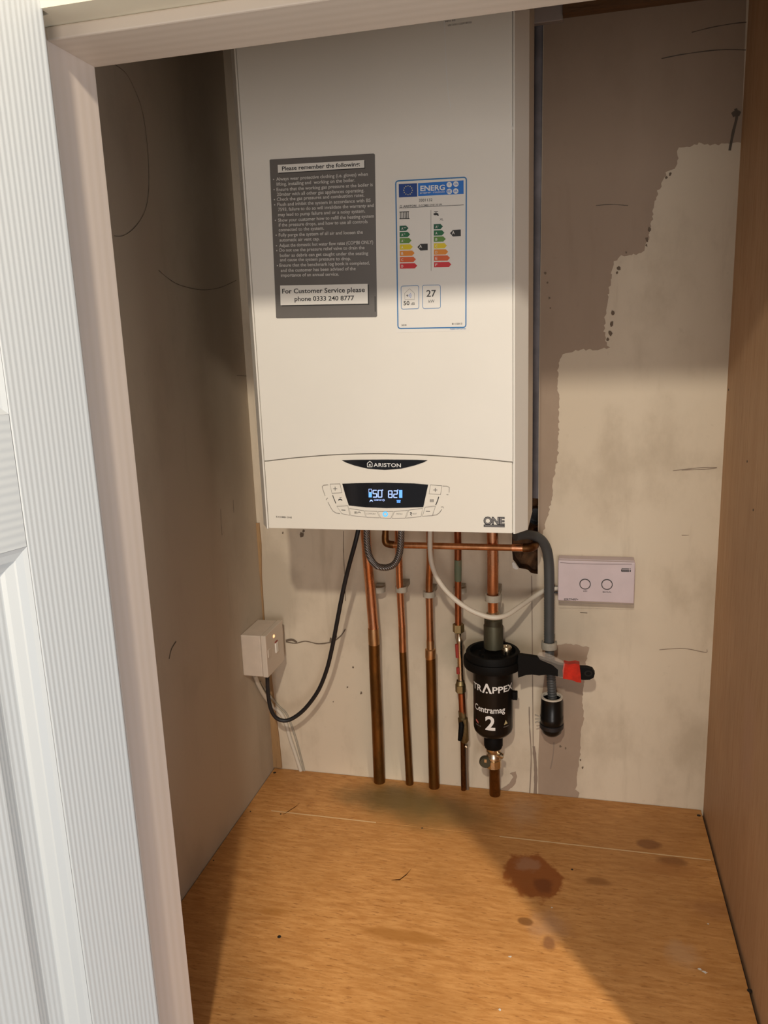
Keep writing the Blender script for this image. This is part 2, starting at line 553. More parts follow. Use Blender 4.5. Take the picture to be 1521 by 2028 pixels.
def letters_round(mb, s, c, r, th0, th1, z, h, offset=0.0, cap=0.72, spacing=1.0):
    """text wrapped round a vertical cylinder; angles measured from -y towards +x"""
    vs, fs = text_mesh(s, offset, spacing)
    x0, x1 = min(p.x for p in vs), max(p.x for p in vs)
    bm = bmesh.new()
    bv = [bm.verts.new(p) for p in vs]
    for f in fs:
        try: bm.faces.new([bv[i] for i in f])
        except ValueError: pass
    bmesh.ops.triangulate(bm, faces=bm.faces)
    bmesh.ops.subdivide_edges(bm, edges=[e for e in bm.edges if abs(e.verts[0].co.x - e.verts[1].co.x) > 0.15], cuts=2, use_grid_fill=False)
    bmesh.ops.triangulate(bm, faces=bm.faces)
    bm.verts.index_update()
    out = []
    for p in bm.verts:
        t = th0 + (th1 - th0) * (p.co.x - x0) / (x1 - x0)
        out.append(Vector((c[0] + r * math.sin(t), c[1] - r * math.cos(t), z + p.co.y * h / cap)))
    mb.add(out, [[v.index for v in f.verts] for f in bm.faces])
    bm.free()


def quad(mb, pxs, Y):
    return mb.poly([at(x, y, Y) for x, y in pxs])


def stroke(mb, pts, w, Y, closed=False):
    """flat line of constant width on the plane y = Y; pts in pixels, w in pixels"""
    P = [at(x, y, Y) for x, y in pts]
    w = w / pxm(P[0]) / 2
    n = len(P)
    L, R = [], []
    for i in range(n):
        if closed:
            t = (P[(i + 1) % n] - P[i - 1]).normalized()
        else:
            t = (P[min(i + 1, n - 1)] - P[max(i - 1, 0)]).normalized()
        nv = Vector((-t.z, 0, t.x)) * w
        L.append(P[i] + nv); R.append(P[i] - nv)
    m = n if closed else n - 1
    mb.add(L + R, [(i, (i + 1) % n, n + (i + 1) % n, n + i) for i in range(m)])
    return mb


# ---------------------------------------------------------------- the setting
XL, XR, HC = -0.357, 0.4826, 1.42            # closet side walls and ceiling
XJ, YF, YB, ZH = -0.184, -0.755, -0.687, 1.110  # door frame: reveal, front, back, soffit
ZR = 1.1205                                   # top of the door stop
YW = -0.774                                   # front face of the wall round the frame

# back wall with the chopped-out chase beside the boiler
hole_px = [(1076, 38), (1072, 400), (1067, 800), (1066, 1000), (1065, 1085), (1065, 1137), (1058, 1136), (1051, 1134), (1046, 1129),
           (1041, 1127), (1034, 1126), (1028, 1125), (1024, 1119), (1020, 1113), (1016, 1108), (1015, 1100), (1014, 1088)]
hole = [at(x, y, 0) for x, y in hole_px]
zt = hole[0].z
hole += [Vector((hole[-1].x, 0, 0.66)), Vector((0.10, 0, 0.66)), Vector((0.10, 0, zt))]
outer = [Vector((XL - 0.01, 0, -0.05)), Vector((XR + 0.012, 0, -0.05)), Vector((XR + 0.012, 0, HC)), Vector((XL - 0.01, 0, HC))]
wb = MB()
wb.add(outer + hole, tessellate_polygon([outer, hole]))
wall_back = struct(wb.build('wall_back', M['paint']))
cav = MB()
n = len(hole)
DEP = 0.045
rim = [p.copy() for p in hole]
inn = [p + Vector((0, DEP, 0)) for p in hole]
cav.add(rim + inn, [(i, (i + 1) % n, n + (i + 1) % n, n + i) for i in range(n)])
nx, nzz = 14, 60
x0, x1, z0, z1 = 0.09, max(p.x for p in hole) + 0.01, min(p.z for p in hole) - 0.01, zt + 0.01
gv = []
for j in range(nzz + 1):
    for i in range(nx + 1):
        x, z = x0 + (x1 - x0) * i / nx, z0 + (z1 - z0) * j / nzz
        low = 1.0 if z < 0.62 else 0.25
        gv.append((x, DEP - 0.004 - low * 0.016 * (0.5 + noise.noise(Vector((x * 60, 3, z * 60)))), z))
cav.add(gv, [(j * (nx + 1) + i, j * (nx + 1) + i + 1, (j + 1) * (nx + 1) + i + 1, (j + 1) * (nx + 1) + i) for j in range(nzz) for i in range(nx)])
cav.build('wall_cavity', M['rubble'], wall_back)['label'] = 'ragged brown hole and chase chopped into the wall'


def ragged(pxs, Y, amp=2.0, step=7.0, fixed=()):
    """outline of broken paint: pixel polygon, its free edges roughened"""
    out = []
    n = len(pxs)
    for i in range(n):
        a, b = Vector(pxs[i]), Vector(pxs[(i + 1) % n])
        m = 1 if i in fixed else max(1, int((b - a).length / step))
        for k in range(m):
            p = a.lerp(b, k / m)
            if i not in fixed and not (k == 0 and (i - 1) % n in fixed):
                p += Vector((rnd.uniform(-amp, amp), rnd.uniform(-amp, amp)))
            out.append(at(p.x, p.y, Y))
    return out


up = [(1479, -20), (1468, 283), (1440, 285), (1400, 287), (1384, 284), (1360, 291), (1343, 294), (1341, 325), (1337, 333), (1320, 342), (1317, 352),
      (1303, 378), (1296, 405), (1291, 440), (1285, 470), (1278, 490), (1272, 502), (1250, 505), (1230, 507), (1216, 517), (1211, 535),
      (1207, 570), (1200, 610), (1197, 655), (1200, 680), (1207, 688), (1190, 692), (1150, 693), (1115, 700), (1107, 715), (1104, 750),
      (1107, 800), (1106, 860), (1105, 905), (1097, 945), (1092, 990), (1083, 1030), (1074, 1060), (1067, 1062), (1067.5, 900), (1069, 700), (1073, 400), (1078, -20)]
pb = MB()
pb.poly(ragged(up, -0.0006, 2.2, 5, fixed=(0, 37, 38, 39, 40, 41, 42)))
tag(pb.build('plaster_patch', M['plaster'], wall_back), 'large bare brown plaster patch with a ragged paint edge')
lo = [(1098, 1277), (1120, 1274), (1150, 1279), (1166, 1281), (1162, 1300), (1157, 1340), (1153, 1390), (1157, 1418), (1152, 1440), (1150, 1480),
      (1146, 1520), (1143, 1545), (1140, 1562), (1146, 1572), (1136, 1600), (1066, 1600), (1066, 1500), (1070, 1400), (1085, 1290)]
pb = MB()
pb.poly(ragged(lo, -0.0006, 1.8, 5, fixed=(14, 15, 16, 17)))
tag(pb.build('plaster_patch', M['plaster'], wall_back), 'small bare plaster patch below the waste pipe')
sm_ = [(985, 1568), (1003, 1556), (1012, 1548), (1016, 1538), (1010, 1532), (1022, 1528), (1024, 1540), (1018, 1556), (1006, 1566), (996, 1572)]
pb = MB()
pb.poly(ragged(sm_, -0.0007, 1.2, 4))
pb.build('plaster_patch', M['plaster'], wall_back)
chips = [(1327, 345, 5), (1320, 352, 4), (1286, 455, 6), (1281, 474, 7), (1280, 486, 4), (1240, 500, 3), (1226, 532, 7), (1222, 540, 4), (1214, 620, 8),
         (1212, 640, 9), (1208, 660, 8), (1203, 672, 5), (1150, 1505, 3), (1154, 1520, 3), (1110, 1478, 4), (1120, 1482, 3), (1080, 540, 4), (1084, 560, 3),
         (1088, 590, 4), (1090, 610, 3), (560, 1055, 3), (597, 1058, 7), (601, 1052, 4), (660, 1390, 2), (715, 1373, 4), (688, 1361, 3), (699, 1322, 3), (665, 1260, 6), (656, 1268, 7)]
wc = MB()
wc.prism([at(x, y, 0.0) for x, y in ((1014, 1114), (1017, 1112), (1021, 1116), (1025, 1122), (1027, 1126), (1022, 1127), (1016, 1124))], (0, -0.0025, 0))
wc.build('plaster_chip', M['label_white'], wall_back)['label'] = 'white broken plaster flake at the lip of the hole'
cb = MB()
for x, y, s in chips:
    a0 = rnd.random() * 6
    cb.poly([at(x + math.cos(a0 + k) * s * rnd.uniform(0.3, 0.8), y + math.sin(a0 + k) * s * rnd.uniform(0.4, 1.1), -0.0011) for k in range(6)])
tag(cb.build('paint_chips', M['crack'], wall_back), kind='stuff')


def wall_line(name, pts, wpx, m, X=None, parent=wall_back, closed=False):
    """a thin drawn or cracked line lying on a wall"""
    P = smooth_path([(at(x, y, -0.0012) if X is None else atx(x, y, X + 0.0004)) for x, y in pts], 6)
    r = wpx / 2 / pxm(P[0])
    b = MB()
    vs = []
    for i, p in enumerate(P):
        t = (P[min(i + 1, len(P) - 1)] - P[max(i - 1, 0)]).normalized()
        nv = t.cross(Vector((0, -1, 0)) if X is None else Vector((1, 0, 0))).normalized()
        ww = r * (0.75 + 0.4 * noise.noise(p * 90))
        vs += [p - nv * ww, p + nv * ww]
    b.add(vs, [(2 * i, 2 * i + 1, 2 * i + 3, 2 * i + 2) for i in range(len(P) - 1)])
    return b.build(name, m, parent)


wall_line('crack', [(566, 1271), (585, 1274), (605, 1270), (630, 1275), (655, 1272), (664, 1268), (676, 1258), (684, 1246)], 3.0, M['crack'])
wall_line('crack', [(566, 1269), (578, 1267), (588, 1272)], 6.0, M['crack'])
wall_line('crack', [(680, 1052), (680, 1090), (682, 1130), (683, 1145), (684, 1190)], 1.6, M['crack'])
wall_line('chase_line', [(1053, 1140), (1054, 1250), (1055, 1380), (1056, 1480)], 2.4, M['pencil_pale'])
wall_line('chase_line', [(1057, 1478), (1060, 1510), (1061, 1540), (1060, 1575)], 8.0, M['pencil_pale'])
wall_line('chase_line', [(1048, 1400), (1049, 1440), (1052, 1500), (1049, 1572)], 3.0, M['pencil_pale'])
wall_line('drip_mark', [(1097, 1470), (1096, 1490), (1093, 1510), (1090, 1523)], 2.6, M['pencil_pale'])
wall_line('pencil_mark', [(1333, 932), (1360, 929), (1390, 926), (1420, 926), (1400, 929), (1378, 930), (1350, 931)], 1.5, M['pencil_pale'])
wall_line('pencil_mark', [(1306, 1287), (1330, 1285), (1352, 1284), (1372, 1287), (1398, 1292), (1400, 1286)], 1.4, M['pencil_pale'])
wall_line('pencil_mark', [(1310, 116), (1350, 108), (1400, 101), (1440, 98), (1477, 99)], 2.2, M['pencil'])
wall_line('pencil_mark', [(1370, 64), (1410, 54), (1450, 47), (1478, 44)], 2.0, M['pencil'])
wall_line('pencil_mark', [(1180, 407), (1210, 405), (1244, 407)], 1.6, M['pencil'])
wall_line('plaster_gouge', [(1457, 215), (1459, 232), (1452, 262), (1445, 298)], 6.0, M['pencil'])
wall_line('plaster_gouge', [(1450, 228), (1458, 224), (1466, 226)], 12.0, M['pencil'])
wall_line('pencil_mark', [(1350, 1060), (1364, 1060)], 1.4, M['pencil_pale'])
wall_line('pencil_mark', [(1149, 1213), (1163, 1214)], 1.8, M['pencil'])

# side walls, ceiling
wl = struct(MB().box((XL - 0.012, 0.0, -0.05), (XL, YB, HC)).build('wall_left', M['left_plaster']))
wall_line('pencil_mark', [(222, 124), (250, 146), (270, 185), (283, 225), (292, 290), (295, 350), (293, 392), (284, 425), (264, 453), (243, 467), (226, 467)], 1.6, M['pencil'], XL, wl)
wall_line('pencil_mark', [(314, 535), (330, 549), (350, 562), (375, 570), (400, 574), (425, 572), (445, 566), (468, 555)], 1.8, M['pencil'], XL, wl)
wall_line('scrape_mark', [(335, 1305), (340, 1285), (349, 1270)], 3.5, M['pencil'], XL, wl)
wall_line('scrape_mark', [(437, 1008), (438, 1035), (440, 1060)], 1.6, M['pencil'], XL, wl)
wall_line('scrape_mark', [(462, 990), (463, 1015)], 1.6, M['pencil'], XL, wl)
wall_line('scrape_mark', [(469, 744), (493, 745)], 1.4, M['pencil'], XL, wl)
wr = struct(MB().box((XR, 0.0, -0.0125), (XR + 0.012, YB + 0.001, HC)).build('wall_right', M['wall_ply']))
for x, y in ((1443, 772), (1492, 1010), (1480, 914)):
    p = atx(x, y, XR)
    MB().lathe((p.x, p.y, p.z), [(0.0001, -0.0006), (0.0016, -0.0006), (0.0018, 0.0)], 10, 'x').build('pin_hole', M['screw'], wr)
struct(MB().box((XL - 0.012, 0.06, HC), (XR + 0.012, YW, HC + 0.012)).build('ceiling', M['ceiling']))

# floor boards of the cupboard
fl = struct(MB().box((XL - 0.012, 0.0, -0.05), (XR + 0.012, YB, -0.0125)).build('floor', M['screw']))
YS = -0.1474
MB().box((XL + 0.001, -0.001, -0.012), (XR - 0.0042, YS + 0.0007, 0.0)).build('plank', M['floor_ply'], fl, 0.0008)
MB().box((XL + 0.001, YS - 0.0007, -0.012), (XR - 0.0042, YB - 0.002, 0.0)).build('plank', M['floor_ply'], fl, 0.0008)
seam = MB()
for k in range(40):
    t0, t1 = k / 40, (k + 1) / 40
    if (0.03 < t0 < 0.30) or (0.56 < t0 < 0.99):
        seam.box((XL + 0.01 + t0 * 0.82, YS - 0.0011 - 0.0006 * rnd.random(), -0.001), (XL + 0.01 + t1 * 0.82, YS + 0.0011, 0.00015))
seam.build('splintered_edge', plain('pale_split_ply_edge', (0.62, 0.44, 0.24), 0.7), fl)
for x, y, s in ((532, 1529, 0.0034), (1384, 1615, 0.0036), (1485, 1962, 0.0036), (556, 1612, 0.0018), (496, 1607, 0.0015), (836, 1640, 0.0016), (423, 1704, 0.0014), (1133, 1722, 0.002), (553, 1855, 0.003)):
    p = atz(x, y, 0)
    if p.x < XL + 0.006: p.x = XL + 0.008
    MB().lathe((p.x, p.y, 0), [(0.0001, 0.0004), (s * 0.8, 0.0004), (s, 0.0)], 14).build('screw', M['screw'], fl)
for x, y, s in ((1010, 1895, 0.003), (1402, 1830, 0.002), (1395, 1925, 0.004), (1386, 1920, 0.003), (990, 2000, 0.003), (1093, 1798, 0.002)):
    p = atz(x, y, 0)
    MB().poly([(p.x + s * math.cos(k) * rnd.uniform(.4, 1.2), p.y + s * math.sin(k) * rnd.uniform(.3, .9), 0.0004) for k in range(7)]).build('paint_splash', M['label_text'], fl)
for pts in ([(560, 1614), (572, 1606), (586, 1597), (594, 1590)], [(775, 1743), (792, 1742), (805, 1732), (815, 1720)]):
    P = [atz(x, y, 0.0004) for x, y in pts]
    b = MB()
    vs = []
    for i, p in enumerate(P):
        w = 0.0018 if 0 < i < 3 else 0.0004
        vs += [p + Vector((0, w, 0)), p - Vector((0, w, 0))]
    b.add(vs, [(2 * i, 2 * i + 1, 2 * i + 3, 2 * i + 2) for i in range(3)]).build('scratch', M['copper_dark'], fl)

# timber and filler in the back left corner, batten and board at the top
cs = MB()
P = [(517, 1035), (520, 1080), (523, 1140), (526, 1240), (532, 1330), (536, 1400), (541, 1460), (545, 1518)]
wd_ = [0.006, 0.007, 0.003, 0.002, 0.008, 0.012, 0.016, 0.018]
vs = []
for (x, y), w in zip(P, wd_):
    z = at(x, y, 0).z
    for xx, yy in ((XL, -0.0045), (XL + w, -0.0035), (XL + w, 0.0)):
        vs.append((xx, yy, z))
cs.add(vs, [(3 * i + a, 3 * i + 3 + a, 3 * i + 4 + a, 3 * i + 1 + a) for i in range(len(P) - 1) for a in (0, 1)])
struct(cs.build('trim_1', M['tan_timber']))
struct(MB().box((0.2145, -0.001, at(1200, 26, 0).z), (XR, -0.022, HC)).build('trim_2', M['brown_timber']))
a, b = at(1050, 44, -0.012), at(1115, 38, -0.012)
tag(MB().box((0.140, 0.0, b.z - 0.001), (b.x, -0.012, HC - 0.02), 0.0015).build('white_cover_board', M['trunking']),
    'short off white board above the grey pipe beside the boiler top', 'board')

# door frame and the wall round it
jm = MB().box((XJ - 0.030, YF, -0.86), (XJ, YB, ZH + 0.02))
struct(jm.build('trim_3', M['jamb'], None, 0.0015))
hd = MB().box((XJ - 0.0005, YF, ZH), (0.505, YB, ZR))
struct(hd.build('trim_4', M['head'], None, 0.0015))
struct(MB().box((0.505, YF, -0.86), (0.54, YB - 0.001, ZH + 0.03)).build('trim_5', M['jamb'], None, 0.0015))
fw = MB()
fw.box((-1.3, YW, ZR), (-0.166, YF + 0.03, 1.62))
fw.box((-0.166, -0.786, ZR), (1.5, YF + 0.03, 1.62))
fw.box((-1.3, YW, -0.86), (-0.245, YB - 0.004, ZR))
fw.box((0.54, YW, -0.86), (1.5, YB - 0.003, ZR))
fw.box((XR + 0.001, YB - 0.001, -0.86), (0.56, YB + 0.012 - 0.012, ZR + 0.02))
fw.box((-0.245, YF, -0.86), (-0.2145, YB - 0.004, ZR))
fw.box((-0.2145, YF + 0.01, -0.86), (0.505, YB - 0.003, -0.013))
struct(fw.build('wall_front', M['front_wall']))
struct(MB().box((-1.3, YW, -0.88), (1.5, -2.6, -0.86)).build('trim_6', plain('hall_carpet', (0.25, 0.22, 0.19), 0.9, var=0.2, vs=40)))

# the open white door (local x = across the leaf, local y = out of the visible face)
AL = 0.25
door = bpy.data.objects.new('door_1', None)
COL.objects.link(door)
door.location = (-0.1643, -0.784, 0)
door.rotation_euler = (0, 0, math.atan2(-math.cos(AL), -math.sin(AL)))
struct(door)
SW, DWID, DT = 0.0775, 0.61, 0.035
ZB, ZT = -0.85, 1.165
ZP1, ZP2 = 0.7085, 0.8145
MUN = 0.085
cols = [(SW, (DWID - MUN) / 2), ((DWID + MUN) / 2, DWID - SW)]
rows = [(ZB + 0.19, ZP1), (ZP2, ZT - 0.11)]


def dpart(mb, name, m):
    return mb.build(name, m, door, 0.0, True)


dpart(MB().box((0, -DT, ZB), (SW - 0.0004, 0, ZT), 0.0014), 'hinge_stile', M['stile'])
dpart(MB().box((DWID - SW + 0.0004, -DT, ZB), (DWID, 0, ZT), 0.0014), 'lock_stile', M['stile'])
for nm, (za, zb) in (('bottom_rail', (ZB, ZB + 0.19)), ('lock_rail', (ZP1, ZP2)), ('top_rail', (ZT - 0.11, ZT))):
    dpart(MB().box((SW, -DT, za), (DWID - SW, -0.0003, zb), 0.0005), nm, M['rail'])
for za, zb in rows:
    dpart(MB().box(((DWID - MUN) / 2, -DT, za), ((DWID + MUN) / 2, -0.0002, zb)), 'muntin', M['stile'])
prof = [(0.0, -0.0004), (0.0035, -0.0022), (0.0095, -0.0040), (0.0105, -0.0052), (0.0170, -0.0085), (0.0195, -0.0112)]
for xa, xb in cols:
    for za, zb in rows:
        mo = MB()
        vs = []
        for d, h in prof:
            vs += [(xa + d, h, za + d), (xb - d, h, za + d), (xb - d, h, zb - d), (xa + d, h, zb - d)]
        mo.add(vs, [(4 * i + k, 4 * i + (k + 1) % 4, 4 * i + 4 + (k + 1) % 4, 4 * i + 4 + k) for i in range(len(prof) - 1) for k in range(4)])
        dpart(mo, 'panel_moulding', M['door_paint'])
        pa = MB()
        vs = []
        pr = [(0.0190, -0.0112), (0.034, -0.0112), (0.047, -0.0045), (0.049, -0.0042)]
        for d, h in pr:
            vs += [(xa + d, h, za + d), (xb - d, h, za + d), (xb - d, h, zb - d), (xa + d, h, zb - d)]
        fs = [(4 * i + k, 4 * i + (k + 1) % 4, 4 * i + 4 + (k + 1) % 4, 4 * i + 4 + k) for i in range(len(pr) - 1) for k in range(4)]
        nn = 4 * (len(pr) - 1)
        fs.append((nn, nn + 1, nn + 2, nn + 3))
        pa.add(vs, fs)
        pa.box((xa, -DT, za), (xb, -DT + 0.004, zb))
        dpart(pa, 'panel', M['stile'])

# ---------------------------------------------------------------- the boiler
D = 0.315
BX, BZ, BT = -0.0204, 0.5935, 1.338
L, R = BX - 0.20, BX + 0.20
boiler = thing('wall_boiler', (BX, -0.1, BZ), 'tall white wall-hung boiler with digital control panel and two stickers', 'boiler')
ch = 0.0172
secp = [(L, -0.17), (L, -D + 0.026), (L + ch - 0.0012, -D - 0.0006), (L + ch + 0.0010, -D - 0.0006), (L + ch + 0.0014, -D + 0.007), (R - ch - 0.0014, -D + 0.007),
        (R - ch - 0.0010, -D - 0.0006), (R - ch + 0.0012, -D - 0.0006), (R, -D + 0.026), (R, -0.17)]
cb = MB().prism([(x, y, BZ - 0.001) for x, y in secp], (0, 0, BT - BZ))
cb.build('casing', M['boiler'], boiler)
# slightly wider rear chassis seen as a second edge on the right
MB().box((L + 0.012, -0.002, BZ + 0.012), (R - 0.017, -D + 0.05, BT - 0.004), 0.001).build('chassis', M['boiler'], boiler)
FX0, FX1 = L + ch + 0.0017, R - ch - 0.0017
crv_px = [(527, 913.5), (560, 909.5), (600, 905.5), (660, 901), (720, 899), (770, 899), (830, 901), (890, 904.5), (950, 909), (1013, 915.5)]
crv = [at(x, y, -D) for x, y in crv_px]
crv = smooth_path(crv, 5)
crv[0].x, crv[-1].x = FX0, FX1
g = 0.0013
fc = MB().prism([(FX0, -D + 0.0066, BT - 0.002)] + [(p.x, -D + 0.0066, p.z + g / 2) for p in crv] + [(FX1, -D + 0.0066, BT - 0.002)], (0, -0.0066, 0))
fc.build('front_cover', M['boiler'], boiler, 0.0006)
PX0, PX1 = FX0 + 0.0005, FX1 - 0.0012
pc = [p.copy() for p in crv]
cp = MB().prism([(PX0, -D + 0.0066, BZ)] + [(min(max(p.x, PX0), PX1), -D + 0.0066, p.z - g / 2) for p in pc] + [(PX1, -D + 0.0066, BZ)], (0, -0.0066, 0))
panel = cp.build('control_panel', M['flap'], boiler, 0.0006)
YP = -D - 0.0003


def flat_print(o, name):
    if name.endswith(('print', 'lettering', 'letters', 'symbols', 'digits', 'bars', 'stars', 'infill')):
        o['kind'] = 'stuff'
    return o


def psub(mb, name, m, parent=panel):
    return flat_print(mb.build(name, m, parent), name)


b = MB()
badge = [(677, 911.5), (700, 910.5), (762, 910), (825, 910.5), (847, 911.5), (838, 916), (820, 922), (795, 928), (762, 930.5), (728, 928), (703, 922), (687, 916.5)]
b.prism([at(x, y, YP) for x, y in badge], (0, -0.0006, 0))
psub(b, 'brand_badge', M['glass_black'])
b = MB()
YL = YP - 0.0009
letters(b, 'ARISTON', (740, 924.2), (794, 925.2), YL, 7.6, 0.012, 1.05)
stroke(b, [(727.5, 924.5), (727.5, 917.5), (732.5, 913.5), (737, 917.5), (737, 924.5)], 1.5, YL, True)
quad(b, [(730.6, 920.5), (732.4, 918), (734.2, 920.5), (734.2, 922), (730.6, 922)], YL)
psub(b, 'badge_lettering', M['white_print'])
b = MB()
disp = [(678, 958), (705, 956.8), (760, 955.8), (820, 957.3), (848, 959.8), (843, 983), (838.5, 1004), (800, 1005.5), (765, 1006), (725, 1004.5), (691, 1001), (684, 980)]
b.prism([at(x, y, YP) for x, y in disp], (0, -0.0006, 0))
psub(b, 'display', M['glass_black'])
c7 = lambda x, y: (620 + x * 280 / 1521, 890 + y * 150 / 815)


def seven(mb, ch_, x0, y0, w, h, lw):
    segs = {'5': 'afgcd', '0': 'abcdef', '8': 'abcdefg', '2': 'abged'}[ch_]
    ln = {'a': ((0, 0), (1, 0)), 'b': ((1, 0), (1, .5)), 'c': ((1, .5), (1, 1)), 'd': ((0, 1), (1, 1)), 'e': ((0, .5), (0, 1)), 'f': ((0, 0), (0, .5)), 'g': ((0, .5), (1, .5))}
    for s in segs:
        (xa, ya), (xb, yb) = ln[s]
        stroke(mb, [c7(x0 + xa * w, y0 + ya * h), c7(x0 + xb * w, y0 + yb * h)], lw, YL)


b = MB()
seven(b, '5', 645, 440, 40, 74, 2.0); seven(b, '0', 700, 440, 40, 74, 2.0)
seven(b, '8', 812, 446, 38, 72, 2.0); seven(b, '2', 868, 446, 38, 72, 2.0)
for x, y in ((748, 438), (912, 438)):
    quad(b, [c7(x - 6, y - 6), c7(x + 6, y - 6), c7(x + 6, y + 6), c7(x - 6, y + 6)], YL)
stroke(b, [c7(600, 428), c7(630, 428), c7(630, 462), c7(600, 462)], 1.2, YL, True)
letters(b, 'COMFORT', c7(655, 552), c7(742, 554), YL, 3.2, 0.01)
stroke(b, [c7(758 + 10 * math.cos(k * .7), 546 + 10 * math.sin(k * .7)) for k in range(9)], 0.9, YL, True)
quad(b, [c7(606, 568), c7(612, 548), c7(624, 540), c7(640, 548), c7(645, 566), c7(632, 556), c7(622, 556)], YL)
psub(b, 'display_digits', M['lcd'])
b = MB()
quad(b, [c7(598, 464), c7(632, 464), c7(632, 516), c7(598, 516)], YL)
quad(b, [c7(926, 436), c7(960, 436), c7(960, 522), c7(926, 522)], YL)
for k in range(4):
    quad(b, [c7(902 + k * 10, 546), c7(909 + k * 10, 546), c7(909 + k * 10, 574), c7(902 + k * 10, 574)], YL)
quad(b, [c7(899, 546), c7(943, 546), c7(943, 552), c7(899, 552)], YL)
psub(b, 'display_bars', M['lcd_bar'])
# raised soft keys
keys = {
    'plus_left': [(182, 374), (290, 370), (312, 466), (204, 474)], 'tap': [(208, 486), (318, 478), (372, 596), (250, 602)],
    'minus_left': [(256, 612), (374, 606), (398, 710), (310, 692)], 'reset': [(390, 636), (548, 660), (566, 728), (408, 712)],
    'comfort': [(556, 662), (690, 668), (716, 736), (574, 730)], 'power': [(700, 668), (866, 668), (838, 742), (726, 738)],
    'menu': [(876, 668), (1018, 656), (992, 740), (848, 742)], 'auto': [(1028, 654), (1180, 634), (1162, 722), (1002, 740)],
    'minus_right': [(1206, 622), (1318, 610), (1284, 714), (1176, 720)], 'rad': [(1250, 500), (1352, 508), (1322, 604), (1208, 612)],
    'plus_right': [(1262, 382), (1386, 390), (1372, 486), (1248, 478)]}
for kn, q in keys.items():
    cx, cy = sum(p[0] for p in q) / 4, sum(p[1] for p in q) / 4
    if kn not in ('tap', 'rad'):
        e = MB()
        stroke(e, [c7(*p) for p in q for _ in (0,)], 0.9, YP - 0.0001, True)
        psub(e, 'button_outline', M['mid_print'])
    k = MB()
    k.prism([at(*c7(cx + (p[0] - cx) * 0.95, cy + (p[1] - cy) * 0.93), YP) for p in q], (0, -0.00035, 0))
    psub(k, 'button', M['flap'])
YK = YP - 0.0005
b = MB()
for cx, cy in ((238, 424), (1315, 436)):
    stroke(b, [c7(cx - 22, cy), c7(cx + 22, cy)], 1.1, YK)
    stroke(b, [c7(cx, cy - 22), c7(cx, cy + 22)], 1.1, YK)
stroke(b, [c7(305, 652), c7(348, 654)], 1.3, YK)
stroke(b, [c7(1214, 666), c7(1258, 668)], 1.3, YK)
stroke(b, [c7(210, 492), c7(226, 535), c7(246, 582)], 1.6, YK)
stroke(b, [c7(1352, 510), c7(1340, 550), c7(1320, 598)], 1.8, YK)
quad(b, [c7(270, 548), c7(276, 534), c7(296, 530), c7(310, 538), c7(316, 552), c7(306, 552), c7(300, 545), c7(284, 545), c7(278, 552)], YK)
stroke(b, [c7(284, 520), c7(306, 518)], 1.0, YK)
quad(b, [c7(1042, 676), c7(1062, 678), c7(1062, 692), c7(1052, 696), c7(1066, 712), c7(1054, 712), c7(1044, 698), c7(1052, 688), c7(1042, 684)], YK)
for k in range(3):
    quad(b, [c7(446 + k * 9, 668), c7(451 + k * 9, 668), c7(451 + k * 9, 692), c7(446 + k * 9, 692)], YK)
stroke(b, [c7(478, 690), c7(486, 668)], 0.8, YK)
stroke(b, [c7(490, 682), c7(500, 672), c7(512, 684)], 1.2, YK)
psub(b, 'button_symbols', M['black_print'])
b = MB()
for k in range(5):
    quad(b, [c7(1256 + k * 9, 536), c7(1262 + k * 9, 536), c7(1262 + k * 9, 568), c7(1256 + k * 9, 568)], YK)
letters(b, 'COMFORT', c7(572, 698), c7(676, 702), YK, 3.0)
letters(b, 'MENU', c7(896, 702), c7(962, 702), YK, 3.0)
letters(b, 'RESET', c7(1070, 700), c7(1118, 698), YK, 2.6)
for q in ([(162, 382), (112, 386), (98, 402), (108, 440), (130, 500)], [(160, 568), (186, 620), (212, 662), (246, 684), (290, 692)],
          [(1394, 394), (1440, 396), (1466, 410), (1464, 465)], [(1384, 644), (1362, 680), (1330, 704), (1284, 710)],
          [(140, 545), (150, 528), (160, 524)], [(1375, 620), (1400, 618), (1404, 632)], [(1436, 486), (1456, 488)]):
    stroke(b, [c7(*p) for p in q], 0.9, YK)
letters(b, 'E-COMBI ONE', (547, 1024.8), (578, 1026.4), YK, 3.2, 0.01)
psub(b, 'panel_print', M['mid_print'])
b = MB()
ring = [c7(777 + 22 * math.cos(k * math.pi / 10), 697 + 22 * math.sin(k * math.pi / 10)) for k in range(20)]
stroke(b, ring, 2.6, YK, True)
psub(b, 'power_light', M['blue_led'])
b = MB()
letters(b, 'ONE', (957.5, 1038.5), (999.5, 1039.5), YK, 15.5, 0.05, 0.9)
stroke(b, [(958, 1041.2), (999.5, 1042)], 4.6, YK)
psub(b, 'model_lettering', M['black_print'])
b = MB()
letters(b, 'ONE', (959, 1037.8), (998, 1038.6), YK - 0.0003, 14.2, 0.004, 0.9)
stroke(b, [(960, 1041.2), (998.5, 1042)], 2.2, YK - 0.0003)
psub(b, 'model_lettering_infill', plain('grey_infill_print', (0.20, 0.185, 0.18), 0.4))
b = MB()
YC = -D - 0.0004
letters(b, 'SERIAL No 0 COMBI', (878, 38.5), (916, 33.5), YC, 3, 0.01)
letters(b, 'REV 02', (882, 44.5), (902, 41), YC, 3, 0.01)
letters(b, 'UK1330113220185551', (887, 52), (934.5, 45.5), YC, 3.2, 0.01)
b.build('serial_print', M['mid_print'], boiler)['kind'] = 'stuff'
b = MB()
stroke(b, [(880, 42), (882, 90), (884, 140), (888, 190), (893, 215)], 1.2, YC)
stroke(b, [(1010, 205), (1012, 240), (1017, 260), (1016, 330), (1015, 420), (1014.5, 520)], 1.0, YC)
